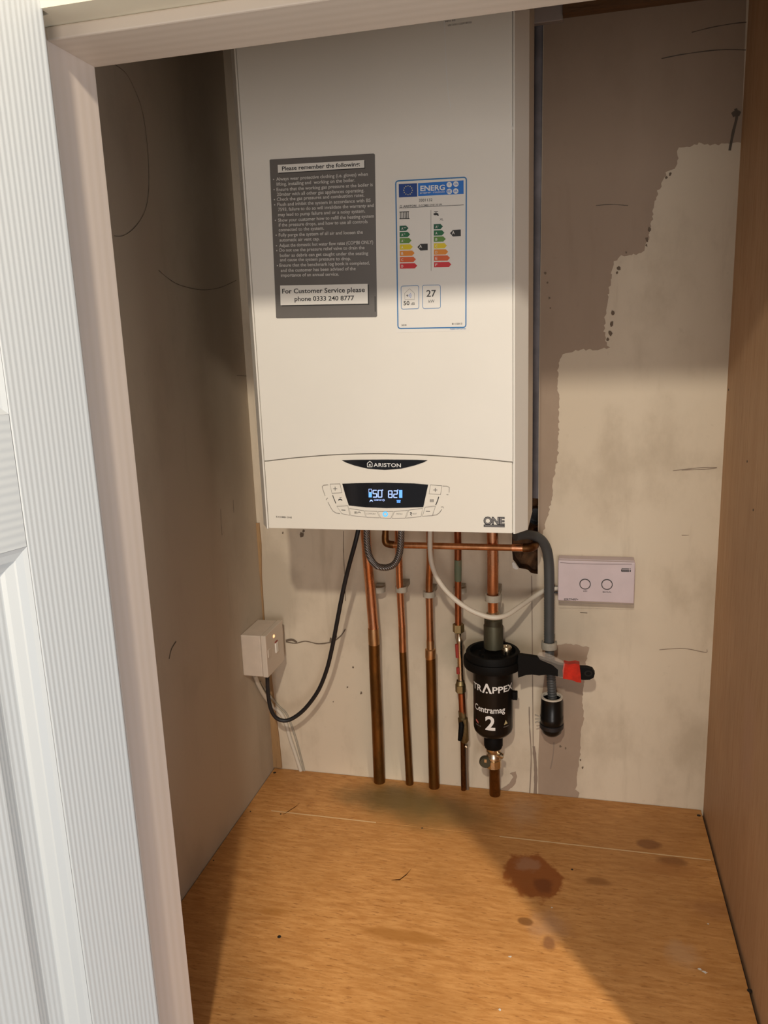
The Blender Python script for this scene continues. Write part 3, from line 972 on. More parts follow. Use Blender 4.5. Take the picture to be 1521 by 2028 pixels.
stroke(b, [(1000, 570), (1014, 571)], 1.0, YC)
b.build('scuff_marks', M['white_print'], boiler)['kind'] = 'stuff'

# grey reminder sticker
c3 = lambda x, y: (500 + x * 0.30243, 280 + y * 0.30243)
b = MB()
b.prism([at(x, y, -D) for x, y in ((534, 317.5), (536, 316), (740, 304.2), (742.5, 306), (747, 626), (745, 628), (549, 630.5), (547, 629))], (0, -0.0005, 0))
sticker = b.build('reminder_sticker', M['label_grey'], boiler)
YS1, YS2 = -D - 0.0008, -D - 0.0011
b = MB(); quad(b, [c3(170, 158), c3(738, 126), c3(738, 178), c3(172, 211)], YS1 + 0.0002); quad(b, [c3(188, 948), c3(762, 938), c3(764, 1070), c3(192, 1080)], YS1 + 0.0002)
psub(b, 'panel_shadow_print', M['black_print'], sticker)
b = MB(); quad(b, [c3(165, 154), c3(732, 122), c3(733, 172), c3(167, 206)], YS1)
psub(b, 'heading_panel', M['label_white'], sticker)
b = MB(); quad(b, [c3(181, 944), c3(754, 933), c3(756, 1062), c3(184, 1073)], YS1)
psub(b, 'phone_panel', M['label_white'], sticker)
b = MB()
letters(b, 'Please remember the following:', c3(194, 191), c3(703, 161), YS2, 7.6, 0.018)
letters(b, 'For Customer Service please', c3(195, 996), c3(736, 986), YS2, 9, 0.016)
letters(b, 'phone 0333 240 8777', c3(276, 1046), c3(666, 1040), YS2, 9, 0.016)
psub(b, 'panel_lettering', M['black_print'], sticker)
lines = [('Always wear protective clothing (i.e. gloves) when', 156, 258, 755, 224), ('lifting, installing and  working on the boiler.', 158, 291, 672, 264),
         ('Ensure that the working gas pressure at the boiler is', 158, 326, 788, 293), ('20mbar with all other gas appliances operating.', 160, 358, 732, 331),
         ('Check the gas pressures and combustion rates.', 160, 390, 733, 362), ('Flush and inhibit the system in accordance with BS', 163, 424, 774, 396),
         ('7593, failure to do so will invalidate the warranty and', 168, 457, 794, 429), ('may lead to pump failure and or a noisy system.', 168, 491, 738, 466),
         ('Show your customer how to refill the heating system', 168, 527, 796, 499), ('if the pressure drops, and how to use all controls', 172, 558, 754, 535),
         ('connected to the system.', 172, 590, 468, 578), ('Fully purge the system of all air and loosen the', 172, 624, 723, 604),
         ('automatic air vent cap.', 177, 656, 440, 648), ('Adjust the domestic hot water flow rates (COMBI ONLY)', 176, 692, 790, 670),
         ('Do not use the pressure relief valve to drain the', 177, 723, 734, 705), ('boiler as debris can get caught under the seating', 180, 757, 758, 742),
         ('and cause the system pressure to drop.', 180, 786, 644, 777), ('Ensure that the benchmark log book is completed,', 177, 822, 768, 806),
         ('and the customer has been advised of the', 185, 855, 676, 843), ('importance of an annual service.', 186, 887, 566, 879)]
b = MB()
for s, xa, ya, xb, yb in lines:
    letters(b, s, c3(xa, ya), c3(xb, yb), YS2, 6.4, 0.013)
for x, y in ((138, 250), (141, 316), (143, 382), (145, 416), (150, 518), (155, 615), (157, 684), (159, 716), (163, 814)):
    quad(b, [c3(x - 3, y - 4), c3(x + 4, y - 4), c3(x + 4, y + 3), c3(x - 3, y + 3)], YS2)
psub(b, 'small_lettering', M['label_text'], sticker)
b = MB()
stroke(b, [c3(803, 1015), c3(804, 1115)], 1.6, YS2)
psub(b, 'edge_print', M['black_print'], sticker)

# energy rating sticker
c8 = lambda x, y: (770 + x * 0.16268, 340 + y * 0.16268)
b = MB()
b.prism([at(x, y, -D) for x, y in ((779, 354), (928, 346), (931, 655), (784, 659))], (0, -0.0004, 0))
energy = b.build('energy_sticker', plain('energy_sticker_paper', (0.79, 0.765, 0.71), 0.35), boiler)


def esub(mb, name, m):
    return flat_print(mb.build(name, m, energy), name)


def rrect(c, r, fn, n=4):
    """rounded outline through 4 corner points (crop units), clockwise from top left"""
    out = []
    for i in range(4):
        p, a_, b_ = Vector(c[i]), Vector(c[i - 1]), Vector(c[(i + 1) % 4])
        e0, e1 = p + (a_ - p).normalized() * r, p + (b_ - p).normalized() * r
        for k in range(n + 1):
            t = k / n
            q = e0 * (1 - t) ** 2 + p * 2 * t * (1 - t) + e1 * t * t
            out.append(fn(q.x, q.y))
    return out


YE = -D - 0.0007
YE2 = -D - 0.0010
b = MB(); stroke(b, rrect([(84, 114), (944, 68), (938, 1895), (112, 1910)], 36, c8), 2.4, YE, True); esub(b, 'blue_border', M['border_blue'])
b = MB(); quad(b, [c8(120, 152), c8(344, 140), c8(346, 304), c8(123, 314)], YE); esub(b, 'flag_panel', M['eu_blue'])
b = MB(); quad(b, [c8(356, 140), c8(910, 106), c8(911, 270), c8(358, 298)], YE); esub(b, 'heading_panel', M['energy_blue'])
b = MB()
for k in range(12):
    cx, cy = 234 + 52 * math.sin(k * math.pi / 6), 226 - 54 * math.cos(k * math.pi / 6)
    quad(b, [c8(cx + 9 * math.sin(j * math.pi / 5) * (1 if j % 2 == 0 else .45), cy - 9 * math.cos(j * math.pi / 5) * (1 if j % 2 == 0 else .45)) for j in range(10)], YE2)
esub(b, 'flag_stars', plain('pale_yellow_print', (0.75, 0.70, 0.35), 0.4))
b = MB()
letters(b, 'ENERG', c8(384, 236), c8(682, 222), YE2, 10, 0.022, 1.0)
letters(b, 'енергия · ενεργεια', c8(380, 270), c8(682, 252), YE2, 3.2, 0.01)
for cx, cy in ((736, 158), (817, 150), (737, 240), (815, 236)):
    quad(b, [c8(cx + 33 * math.cos(k * math.pi / 8), cy + 34 * math.sin(k * math.pi / 8)) for k in range(16)], YE2)
esub(b, 'heading_lettering', M['white_print'])
b = MB()
for s, cx, cy in (('Y', 736, 158), ('UA', 817, 150), ('IE', 737, 240), ('IA', 815, 236)):
    w = 12 if len(s) == 1 else 22
    letters(b, s, c8(cx - w, cy + 14), c8(cx + w, cy + 12), YE2 - 0.0003, 4.6, 0.01)
esub(b, 'heading_letters', M['energy_blue'])
b = MB()
letters(b, '3301132', c8(368, 366), c8(530, 358), YE, 5.2, 0.008)
letters(b, 'ARISTON', c8(176, 434), c8(334, 426), YE, 3.8, 0.02)
letters(b, 'E-COMBI ONE 30 UK', c8(366, 422), c8(650, 408), YE, 3.2, 0.012)
stroke(b, [c8(138, 434), c8(138, 418), c8(148, 408), c8(158, 418), c8(158, 434)], 0.8, YE, True)
stroke(b, [c8(125, 443), c8(650, 417), c8(912, 404)], 0.9, YE)
for k in range(6):
    x = 140 + k * 19
    stroke(b, [c8(x, 488 - k), c8(x + 2, 578 - k)], 1.4, YE)
stroke(b, [c8(130, 492), c8(246, 486)], 1.4, YE)
stroke(b, [c8(130, 572), c8(252, 570)], 1.4, YE)
stroke(b, [c8(550, 488), c8(600, 486)], 1.2, YE)
stroke(b, [c8(575, 488), c8(576, 506)], 1.4, YE)
quad(b, [c8(545, 508), c8(560, 504), c8(590, 503), c8(604, 512), c8(608, 540), c8(594, 540), c8(590, 528), c8(560, 530), c8(545, 524)], YE)
letters(b, 'XL', c8(620, 594), c8(664, 592), YE, 4.2)
letters(b, '27', c8(458, 1522), c8(574, 1520), YE, 13, 0.014)
letters(b, 'kW', c8(484, 1596), c8(556, 1594), YE, 6.2)
letters(b, '50', c8(180, 1626), c8(252, 1624), YE, 8.2, 0.014)
letters(b, 'dB', c8(270, 1624), c8(316, 1622), YE, 5.4)
letters(b, '2018', c8(154, 1878), c8(214, 1876), YE, 3, 0.015)
letters(b, '811/2013', c8(768, 1864), c8(892, 1860), YE, 3.4, 0.015)
esub(b, 'black_lettering', M['black_print'])
b = MB()
letters(b, '420010943700', c8(745, 1924), c8(938, 1920), YE, 2.8, 0.005)
for q in ([(148, 1394), (364, 1384), (366, 1668), (152, 1674)], [(410, 1382), (628, 1378), (630, 1660), (414, 1668)]):
    stroke(b, rrect(q, 26, c8), 1.0, YE, True)
esub(b, 'thin_blue_print', M['border_blue'])
b = MB()
stroke(b, [c8(196, 1558), c8(194, 1480), c8(252, 1424), c8(310, 1478), c8(312, 1556)], 0.6, YE, True)
stroke(b, [c8(513, 468), c8(516, 1208)], 0.7, YE)
esub(b, 'thin_grey_print', M['mid_print'])
b = MB()
quad(b, [c8(214, 1508), c8(230, 1492), c8(230, 1526)], YE)
esub(b, 'speaker_print', M['black_print'])
b = MB()
for r in (12, 26, 40):
    stroke(b, [c8(232 + r * math.cos(t), 1508 + r * math.sin(t)) for t in (-.8, -.4, 0, .4, .8)], 0.8, YE)
esub(b, 'sound_waves_print', M['energy_blue'])
lab = {0: ['A+++', 'A++', 'A+', 'A', 'B', 'C', 'D'], 1: ['A+', 'A', 'B', 'C', 'D', 'E', 'F']}
wl_ = MB()
for cidx, (xb, ys, lens) in enumerate(((132, (690, 766, 840, 918, 994, 1070, 1148), (108, 128, 144, 160, 182, 198, 214)),
                                       (547, (670, 746, 822, 903, 978, 1053, 1132), (112, 130, 146, 160, 176, 198, 214)))):
    for k in range(7):
        y, ln_ = ys[k], lens[k]
        q = [(xb + k * 0.6, y - 31), (xb + ln_ - 30, y - 34), (xb + ln_, y - 3), (xb + ln_ - 30, y + 30), (xb + k * 0.6, y + 33)]
        b = MB(); quad(b, [c8(*p) for p in q], YE); esub(b, 'rating_arrow', M['arrow%d' % k])
        s = lab[cidx][k]
        letters(wl_, s[0], c8(xb + 20, y + 18), c8(xb + 44, y + 17), YE2, 5.0, 0.012)
        if len(s) > 1:
            letters(wl_, s[1:], c8(xb + 47, y + 2), c8(xb + 47 + 11 * (len(s) - 1), y + 1), YE2, 3.0, 0.012)
for q, s in (([(348, 918), (384, 880), (473, 876), (474, 956), (384, 960)], (370, 930)), ([(746, 748), (780, 710), (876, 704), (877, 784), (780, 790)], (768, 762))):
    b = MB(); quad(b, [c8(*p) for p in q], YE); esub(b, 'grade_pointer', M['black_print'])
    letters(wl_, 'A', c8(s[0], s[1]), c8(s[0] + 34, s[1] - 2), YE2, 6.2, 0.012)
esub(wl_, 'rating_lettering', M['label_white'])


# ---------------------------------------------------------------- pipes
def pipe_pts(rows):
    """rows: (px, py, Y, width px) -> points and radii"""
    P = [at(x, y, Y) for x, y, Y, w in rows]
    return P, [w / 2 / pxm(p) for p, (x, y, Y, w) in zip(P, rows)]


def section(root, name, rows, m, seg=20, fine=1):
    P, Rr = pipe_pts(rows)
    if fine > 1:
        Q = smooth_path(P, fine)
        Rr = [Rr[min(int(i / fine), len(Rr) - 1)] for i in range(len(Q))]
        P = Q
    return MB().tube(P, Rr, seg).build(name, m, root)


p1 = thing('copper_pipe', at(752, 1543, -0.012), 'thick copper pipe, first from the left under the boiler, soldered halfway down', 'pipe')
section(p1, 'upper_tube', [(722, 1030, -0.075, 20), (728, 1110, -0.065, 20), (733, 1165, -0.05, 20.5), (740, 1246, -0.045, 20.5)], M['copper'], fine=5)
section(p1, 'solder_joint', [(739.5, 1244, -0.045, 22), (740, 1258, -0.045, 22.5), (741, 1275, -0.044, 22.5)], M['solder'])
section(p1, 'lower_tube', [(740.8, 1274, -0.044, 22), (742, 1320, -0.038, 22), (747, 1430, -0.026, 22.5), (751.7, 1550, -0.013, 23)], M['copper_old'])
p2 = thing('copper_pipe', at(812, 1548, -0.012), 'thin copper pipe, second from the left under the boiler', 'pipe')
section(p2, 'upper_tube', [(788, 1030, -0.07, 14), (790, 1110, -0.06, 14), (792, 1165, -0.05, 14), (796, 1240, -0.044, 14)], M['copper'], fine=5)
section(p2, 'middle_tube', [(796, 1238, -0.044, 14), (797.5, 1290, -0.042, 14.4)], M['copper_mid'])
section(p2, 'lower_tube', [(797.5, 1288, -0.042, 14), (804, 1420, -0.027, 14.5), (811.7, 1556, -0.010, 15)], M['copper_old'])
p3 = thing('copper_pipe', at(859, 1552, -0.012), 'copper pipe, third from the left under the boiler, widening at a socket', 'pipe')
section(p3, 'upper_tube', [(851, 1030, -0.07, 14), (851.5, 1110, -0.06, 14), (850, 1150, -0.05, 14), (850, 1180, -0.047, 14), (852, 1275, -0.043, 14.5)], M['copper_mid'], fine=5)
section(p3, 'reducer', [(852, 1268, -0.043, 15.5), (852.3, 1284, -0.043, 15.5), (852.4, 1286, -0.043, 21), (852.5, 1302, -0.043, 21), (852.8, 1304, -0.043, 20)], M['solder'])
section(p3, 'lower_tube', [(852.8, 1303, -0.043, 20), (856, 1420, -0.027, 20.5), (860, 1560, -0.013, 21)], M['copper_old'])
p4 = thing('filling_valve_pipe', at(921, 1556, -0.012), 'thin reddish pipe with brass filling valve and black lever, left of the black filter', 'pipe')
section(p4, 'upper_tube', [(906, 1030, -0.065, 14), (907, 1090, -0.058, 14), (907, 1165, -0.05, 13), (907.5, 1242, -0.045, 12.5)], M['copper_red'])
section(p4, 'green_stain', [(907, 1108, -0.0565, 14.4), (907, 1128, -0.0545, 14.4), (907, 1150, -0.052, 13.8)], M['verdigris'])
b = MB()
c = at(908, 1244, -0.045); b.lathe(c, [(0.0105, 0.008), (0.0105, -0.007)], 6, smooth=False); b.lathe(c, [(0.0001, 0.008), (0.0105, 0.008)], 6, smooth=False)
b.lathe(c, [(0.0105, -0.007), (0.006, -0.008)], 6, smooth=False)
b.build('compression_nut', M['brass'], p4)
section(p4, 'valve_body', [(908.5, 1254, -0.046, 11), (909, 1262, -0.046, 9), (909.5, 1266, -0.046, 13), (910, 1270, -0.046, 13), (910, 1274, -0.046, 11), (912, 1340, -0.044, 11.5), (912.5, 1348, -0.044, 12)], M['nickel'])
section(p4, 'valve_tag', [(904.5, 1276, -0.05, 7), (906, 1302, -0.049, 7)], M['red_tag'])
section(p4, 'valve_tag', [(907, 1322, -0.049, 7), (907.5, 1334, -0.049, 7)], M['red_tag'])
b = MB()
c = at(912, 1362, -0.044)
b.lathe(c, [(0.007, 0.015), (0.0085, 0.008), (0.0095, 0.007)], 16); b.lathe(c, [(0.0096, 0.006), (0.0096, -0.008)], 6, smooth=False); b.lathe(c, [(0.0096, -0.008), (0.006, -0.009)], 6, smooth=False)
b.build('compression_nut', M['brass'], p4)
section(p4, 'middle_tube', [(914, 1372, -0.043, 13.5), (916, 1412, -0.042, 13.5)], M['copper_red'])
b = MB()
P, Rr = pipe_pts([(915, 1408, -0.042, 15), (916, 1420, -0.042, 15), (916.5, 1422, -0.042, 20), (918, 1440, -0.042, 19), (920, 1466, -0.042, 17), (920, 1470, -0.042, 12)])
b.tube(P, Rr, 8)
b.build('isolating_valve', M['brass'], p4)
b = MB()
P, Rr = pipe_pts([(913, 1430, -0.056, 8), (914, 1436, -0.058, 11), (912.5, 1455, -0.060, 10.5), (910.5, 1466, -0.060, 8)])
b.tube(P, Rr, 12)
b.build('black_lever', M['black_plastic'], p4)
section(p4, 'lower_tube', [(916.5, 1466, -0.042, 9.5), (918.2, 1566, -0.012, 10)], M['copper_dark'])
hs = thing('steel_hose', at(926, 1558, -0.035), 'slim grey metal tube beside the dark lower pipe under the brass valve', 'hose')
section(hs, 'tube', [(924, 1474, -0.038, 5), (924.5, 1520, -0.025, 5), (926.5, 1566, -0.010, 5.5)], plain('dull_grey_metal', (0.42, 0.40, 0.36), 0.4, 0.8))
section(hs, 'end_nut', [(921.5, 1476, -0.04, 7), (924.5, 1479, -0.04, 7)], M['nickel'], 8)

p5 = thing('copper_pipe', at(980, 1565, -0.05), 'thickest copper pipe running down into the top of the black filter', 'pipe')
section(p5, 'tube', [(975, 1030, -0.078, 22), (976, 1110, -0.075, 22.5), (976, 1165, -0.064, 22), (976.5, 1220, -0.057, 20)], M['copper'])
section(p5, 'compression_fitting', [(976, 1210, -0.057, 21), (976.5, 1213, -0.057, 27), (976.5, 1217, -0.057, 27), (976.5, 1219, -0.057, 22), (977, 1228, -0.057, 22)], M['nickel'])
b = MB()
a_, b_ = at(977, 1224, -0.057), at(978, 1282, -0.057)
rr = 18 / pxm(a_)
b.lathe((a_.x, a_.y, b_.z), [(rr * 0.7, a_.z - b_.z), (rr, a_.z - b_.z - 0.002), (rr, (a_.z - b_.z) * 0.8)], 24)
b.lathe((a_.x, a_.y, b_.z), [(rr, (a_.z - b_.z) * 0.8), (rr * 1.08, (a_.z - b_.z) * 0.75), (rr * 1.08, 0)], 10, smooth=False)
b.build('union_nut', M['dark_fitting'], p5)
p6 = thing('copper_pipe', at(980, 1566, -0.02), 'short brown pipe from the floor to the valve below the black filter', 'pipe')
section(p6, 'tube', [(979, 1512, -0.052, 21), (980, 1572, -0.018, 21.5)], M['copper_old'])

dp = thing('relief_pipe', at(900, 1082, -0.085), 'horizontal copper discharge pipe crossing in front of the upright pipes under the boiler', 'pipe')
section(dp, 'tube', [(778, 1079, -0.088, 13), (1022, 1085, -0.088, 13.5)], M['copper_mid'])
section(dp, 'elbow', [(764, 1040, -0.088, 13), (763, 1062, -0.088, 14), (763.5, 1071, -0.088, 15), (767, 1076.5, -0.088, 15), (780, 1079, -0.088, 14.5)], M['copper_dark'], fine=4)
section(dp, 'socket', [(1014, 1084.5, -0.088, 15.5), (1039, 1085, -0.088, 15.5)], M['copper'])
b = MB()
e0 = at(1036, 1085, -0.088)
P = [e0, e0 + Vector((0.006, 0, 0)), e0 + Vector((0.013, 0.004, 0)), e0 + Vector((0.017, 0.013, 0)), e0 + Vector((0.018, 0.03, 0)), Vector((e0.x + 0.018, 0.03, e0.z))]
b.tube(smooth_path(P, 4), 0.0078, 16)
b.build('wall_elbow', M['copper_dark'], dp)

# braided hose loop, cables
def px_path(pts, n=8):
    return smooth_path([at(x, y, Y) for x, y, Y in pts], n)


hl = thing('braided_hose', at(765, 1125, -0.12), 'grey braided filling hose looping in a U below the boiler', 'hose')
pp = px_path([(726, 1030, -0.12), (727, 1075, -0.12), (732, 1102, -0.12), (745, 1120, -0.12), (765, 1124, -0.12), (782, 1116, -0.12), (791, 1096, -0.12), (794, 1070, -0.12), (795, 1030, -0.12)])
MB().tube(pp, 6.4 / pxm(pp[0]), 16).build('hose', M['braid'], hl)
s = MB()
for k in range(6, len(pp) - 6):
    s.tube([pp[k] + (pp[k + 1] - pp[k]) * 0.25, pp[k] + (pp[k + 1] - pp[k]) * 0.65], 6.8 / pxm(pp[0]), 16, False)
s.build('braid_rings', M['braid'], hl)

c2 = lambda x, y: (620 + x * 0.31558, 1020 + y * 0.31558)
wpts = [(735, 80, -.11), (735, 230, -.11), (752, 330, -.11), (800, 430, -.11), (880, 520, -.11), (980, 592, -.112), (1080, 634, -.115), (1150, 643, -.115), (1220, 625, -.10),
        (1300, 572, -.07), (1380, 518, -.035), (1450, 474, -.015), (1500, 462, -.012), (1540, 460, -.012)]
pp = px_path([(*c2(x, y), Y) for x, y, Y in wpts], 6)
tag(MB().tube(pp, 5.0 / pxm(pp[20]), 14).build('white_cable', M['white_cable']), 'white cable sagging from the boiler to the two-button control box', 'cable')
c6 = lambda x, y: (440 + x * 0.26622, 1020 + y * 0.26622)
bpts = [(1020, 40, -.12), (1010, 120, -.12), (985, 225, -.12), (930, 430, -.11), (888, 620, -.10), (850, 820, -.09), (815, 1000, -.08), (778, 1150, -.072), (718, 1300, -.066),
        (630, 1425, -.064), (545, 1500, -.066), (470, 1530, -.07), (402, 1508, -.075), (362, 1440, -.08), (342, 1330, -.084), (336, 1205, -.086)]
pp = px_path([(*c6(x, y), Y) for x, y, Y in bpts], 6)
tag(MB().tube(pp, 4.1 / pxm(pp[40]), 14).build('black_cable', M['black_rubber']), 'black flex looping from the boiler down to the fused switch on the left wall', 'cable')
gp = [(505, 1338), (510, 1352), (522, 1378), (540, 1398), (556, 1412), (566, 1432), (574, 1460), (584, 1490), (596, 1527)]
pp = smooth_path([atx(505, 1338, XL + 0.006), atx(512, 1356, XL + 0.005), atx(524, 1378, XL + 0.004)] + [at(x, y, -0.002) for x, y in gp[3:]], 6)
tag(MB().tube(pp, 0.0042, 12).build('painted_cable', M['white_cable']), 'paint-covered cable running from under the switch down the wall corner', 'cable')
pp = smooth_path([atx(515, 1350, XL + 0.004), atx(530, 1372, XL + 0.003)] + [at(x, y, -0.0015) for x, y in ((550, 1396), (566, 1412), (577, 1436), (588, 1470), (603, 1528))], 6)
tag(MB().tube(pp, 0.0022, 10).build('painted_cable', M['clip']), 'thinner grey cable close beside the paint-covered cable in the left corner', 'cable')

# ---------------------------------------------------------------- wall clips
def clip(px, py, rpx, Yc, label, open_ring=True, w=10):
    c = at(px, py, Yc)
    r = rpx / pxm(c)
    t = 0.0026
    h = w / pxm(c) / 0.9
    o = thing('pipe_clip', (c.x, 0, c.z), label, 'pipe clip', 'plastic pipe clips on the back wall')
    b = MB()
    n = 18
    a0, a1 = (math.radians(-205), math.radians(25))
    vs = []
    for k in range(n + 1):
        a = a0 + (a1 - a0) * k / n
        for rr_, zz in ((r, h / 2), (r + t, h / 2), (r + t, -h / 2), (r, -h / 2)):
            vs.append((c.x + rr_ * math.cos(a), c.y + rr_ * math.sin(a), c.z + zz))
    fs = [(4 * k + i, 4 * k + (i + 1) % 4, 4 * k + 4 + (i + 1) % 4, 4 * k + 4 + i) for k in range(n) for i in range(4)]
    fs += [(0, 1, 2, 3), (4 * n, 4 * n + 3, 4 * n + 2, 4 * n + 1)]
    b.add(vs, fs)
    b.build('clip_ring', M['clip'], o)
    e = MB().box((c.x - r * 0.8, 0.0, c.z - h / 2), (c.x + r * 0.8, min(-0.003, c.y + r * 0.95), c.z + h / 2), 0.0006)
    e.build('clip_foot', M['clip'], o)
    return o


clip(750, 1166, 10.5, -0.022, 'clip that the leftmost copper pipe has slipped out of')
clip(795, 1166, 9, -0.046, 'clip round the thin second pipe from the left')
clip(850, 1176, 9.5, -0.046, 'clip round the third pipe from the left')
clip(911, 1168, 10, -0.026, 'clip behind the thin reddish filling valve pipe')
clip(977, 1183, 13.5, -0.063, 'clip round the thickest pipe above the black filter', w=12)
clip(1087.5, 1277, 12.5, -0.038, 'white clip round the grey condensate pipe', w=13)

# ---------------------------------------------------------------- grey condensate pipe and its trap
gpipe = thing('condensate_pipe', at(1092, 1370, -0.04), 'dark grey plastic condensate pipe bending down from under the boiler', 'pipe')
section(gpipe, 'upper_tube', [(1020, 1062, -0.10, 19), (1043, 1059, -0.085, 19), (1060, 1062, -0.07, 20), (1075, 1073, -0.055, 20), (1084, 1093, -0.046, 20), (1087, 1125, -0.04, 20),
                              (1087.5, 1200, -0.038, 20), (1087.5, 1285, -0.038, 20)], M['grey_plastic'], fine=6)
b = MB()
rows_ = []
N = 40
for k in range(N + 1):
    t = k / N
    rows_.append((1088 + 6 * t, 1284 + 100 * t, -0.038 - 0.003 * t, 18.5 if k % 2 else 16.5))
P, Rr = pipe_pts(rows_)
b.tube(P, Rr, 18)
b.build('corrugated_tube', M['grey_plastic'], gpipe)
s = MB()
rows_ = [(1087.5, 1165 + 2.6 * k, -0.038, 20.6 if k % 2 else 19.4) for k in range(44)]
P, Rr = pipe_pts(rows_)
s.tube(P, Rr, 18).build('corrugated_sleeve', M['grey_plastic'], gpipe)
tc_ = at(1093, 1380, -0.043)
bt_ = at(1092, 1440, -0.043)
rt = 21.5 / pxm(tc_)
trap = thing('waste_trap', (tc_.x, -0.02, bt_.z), 'black waste socket with a pale rim, on the wall under the grey pipe', 'pipe fitting')
hgt = tc_.z - bt_.z
b = MB()
b.lathe((tc_.x, tc_.y, bt_.z), [(rt * 0.82, hgt * 0.3), (rt * 0.84, hgt - 0.001), (rt, hgt - 0.001), (rt, hgt * 0.42), (rt * 1.05, hgt * 0.40), (rt * 1.05, hgt * 0.16), (rt, hgt * 0.14), (rt, 0), (rt * 0.9, -0.008), (rt * 0.6, -0.014), (0.0005, -0.016)], 36)
b.lathe((tc_.x, tc_.y, bt_.z), [(rt * 0.82, hgt * 0.3), (0.0005, hgt * 0.3)], 36)
b.build('socket', M['black_gloss'], trap)
MB().lathe((tc_.x, tc_.y, bt_.z), [(rt * 0.80, hgt - 0.003), (rt * 0.80, hgt + 0.0012), (rt * 1.0, hgt + 0.0012), (rt * 1.0, hgt - 0.0015)], 36).build('pale_rim', M['white_cable'], trap)
MB().tube([(tc_.x, tc_.y + 0.01, bt_.z + 0.002), (tc_.x, 0.0, bt_.z - 0.0)], rt * 0.86, 28).build('wall_stub', M['black_gloss'], trap)
b = MB()
for zz in (0.0135, 0.0165, 0.020):
    b.tube([(tc_.x - rt * 1.0, tc_.y - 0.004, bt_.z + zz), (tc_.x - rt * 1.5, tc_.y - 0.006, bt_.z + zz + (zz - 0.0165) * 1.4)], 0.0012, 8)
b.build('clip_wings', M['clip'], trap)
MB().lathe((tc_.x, tc_.y, bt_.z), [(rt * 1.02, 0.0085), (rt * 1.09, 0.0080), (rt * 1.09, 0.0005), (rt * 1.02, 0.0)], 36).build('rubber_band', M['black_rubber'], trap)

# slate grey pipe standing in the chase, and the open black pipe end above the hole
cpipe = [at(1069, y, 0.012) for y in (30, 300, 600, 900, 960)]
xs = at(1068, 500, 0.012).x
tag(MB().tube([(xs, 0.014, at(1068, 985, 0.014).z), (xs, 0.014, zt - 0.002)], 0.0105, 20).build('chase_pipe', M['chase_pipe']),
    'dark grey upright pipe in the chase along the right edge of the boiler', 'pipe')
bc = at(1061, 1024, 0.008)
tag(MB().lathe((bc.x, 0.032, bc.z), [(0.0001, 0.004), (0.013, 0.004), (0.0135, 0.02), (0.015, 0.02), (0.015, 0.0), (0.0001, 0.0)], 28, '-y').build('black_pipe_end', M['black_gloss']),
    'round black pipe end in the hole just above the grey pipe bend', 'pipe fitting')

# ---------------------------------------------------------------- magnetic filter
FC = at(976, 1300, -0.057)
fx, fy = FC.x, -0.057
zpx = lambda y: at(976, y, fy).z
RB = 39.5 / pxm(FC)
filt = thing('magnetic_filter', (fx, fy, zpx(1441)), 'black cylindrical heating filter with white lettering below the boiler', 'filter')
zb, ztp = zpx(1439), zpx(1310)
b = MB()
b.lathe((fx, fy, zb), [(0.0005, -0.016), (RB * 0.50, -0.0155), (RB * 0.80, -0.010), (RB * 0.96, -0.003), (RB, 0.003), (RB, ztp - zb), (0.0005, ztp - zb)], 48)
b.build('canister', M['black_gloss'], filt)
RCAP = 56 / pxm(FC)
cz0, cz1 = zpx(1318), zpx(1287)
b = MB()
b.lathe((fx, fy, cz0), [(RB, 0.0), (RCAP * 0.93, 0.001), (RCAP * 0.95, 0.004), (RCAP * 0.95, cz1 - cz0 - 0.003), (RCAP * 0.91, cz1 - cz0), (RCAP * 0.80, cz1 - cz0), (RCAP * 0.78, cz1 - cz0 - 0.010), (0.0005, cz1 - cz0 - 0.011)], 48)
for k in range(8):
    a = k * math.pi / 4
    b.box((fx + RCAP * 0.45 * math.cos(a) - 0.0016, fy + RCAP * 0.45 * math.sin(a) - 0.0016, cz1 - 0.011), (fx + RCAP * 0.45 * math.cos(a) + 0.0016, fy + RCAP * 0.45 * math.sin(a) + 0.0016, cz1 - 0.003))
b.build('cap', M['black_plastic'], filt)
vc = at(1003, 1284, fy + 0.012)
MB().lathe((vc.x, fy + 0.012, cz1 - 0.010), [(0.0098, 0), (0.0098, 0.012), (0.0088, 0.0135), (0.0045, 0.0135), (0.004, 0.012), (0.0004, 0.012)], 24).build('vent_screw', M['nickel'], filt)
MB().lathe((fx, fy, zb), [(RB * 0.46, -0.012), (19 / pxm(FC), -0.013), (19 / pxm(FC), -0.036), (17 / pxm(FC), -0.041), (0.0005, -0.041)], 32).build('outlet_neck', M['black_plastic'], filt)
for (tx, ty) in ((1021, 1377),):
    p = at(tx, ty, fy)
    MB().box((fx + RB - 0.003, fy - 0.004, p.z - 0.008), (fx + RB + 0.008, fy + 0.006, p.z + 0.007), 0.001).build('side_lug', M['black_plastic'], filt)
c9 = lambda x, y: (900 + x * 0.19724, 1200 + y * 0.19724)
RT = RB + 0.0004
zf = lambda y: at(976, y, fy - RB).z
b = MB()
sc_ = 0.98
zT, zC, z2 = zf(1373), zf(1413), zf(1446)
hT = 12.5 / pxm((fx, fy - RB, zT)) / 0.93
letters_round(b, 'TR', (fx, fy), RT, -1.13, -0.47, zT, hT, 0.02)
letters_round(b, 'PPEX', (fx, fy), RT, 0.07, 1.30, zT, hT, 0.02)
# tall pointed A without a crossbar
def arc_quad(mb, pts):
    mb.poly([(fx + RT * math.sin(t), fy - RT * math.cos(t), z) for t, z in pts])


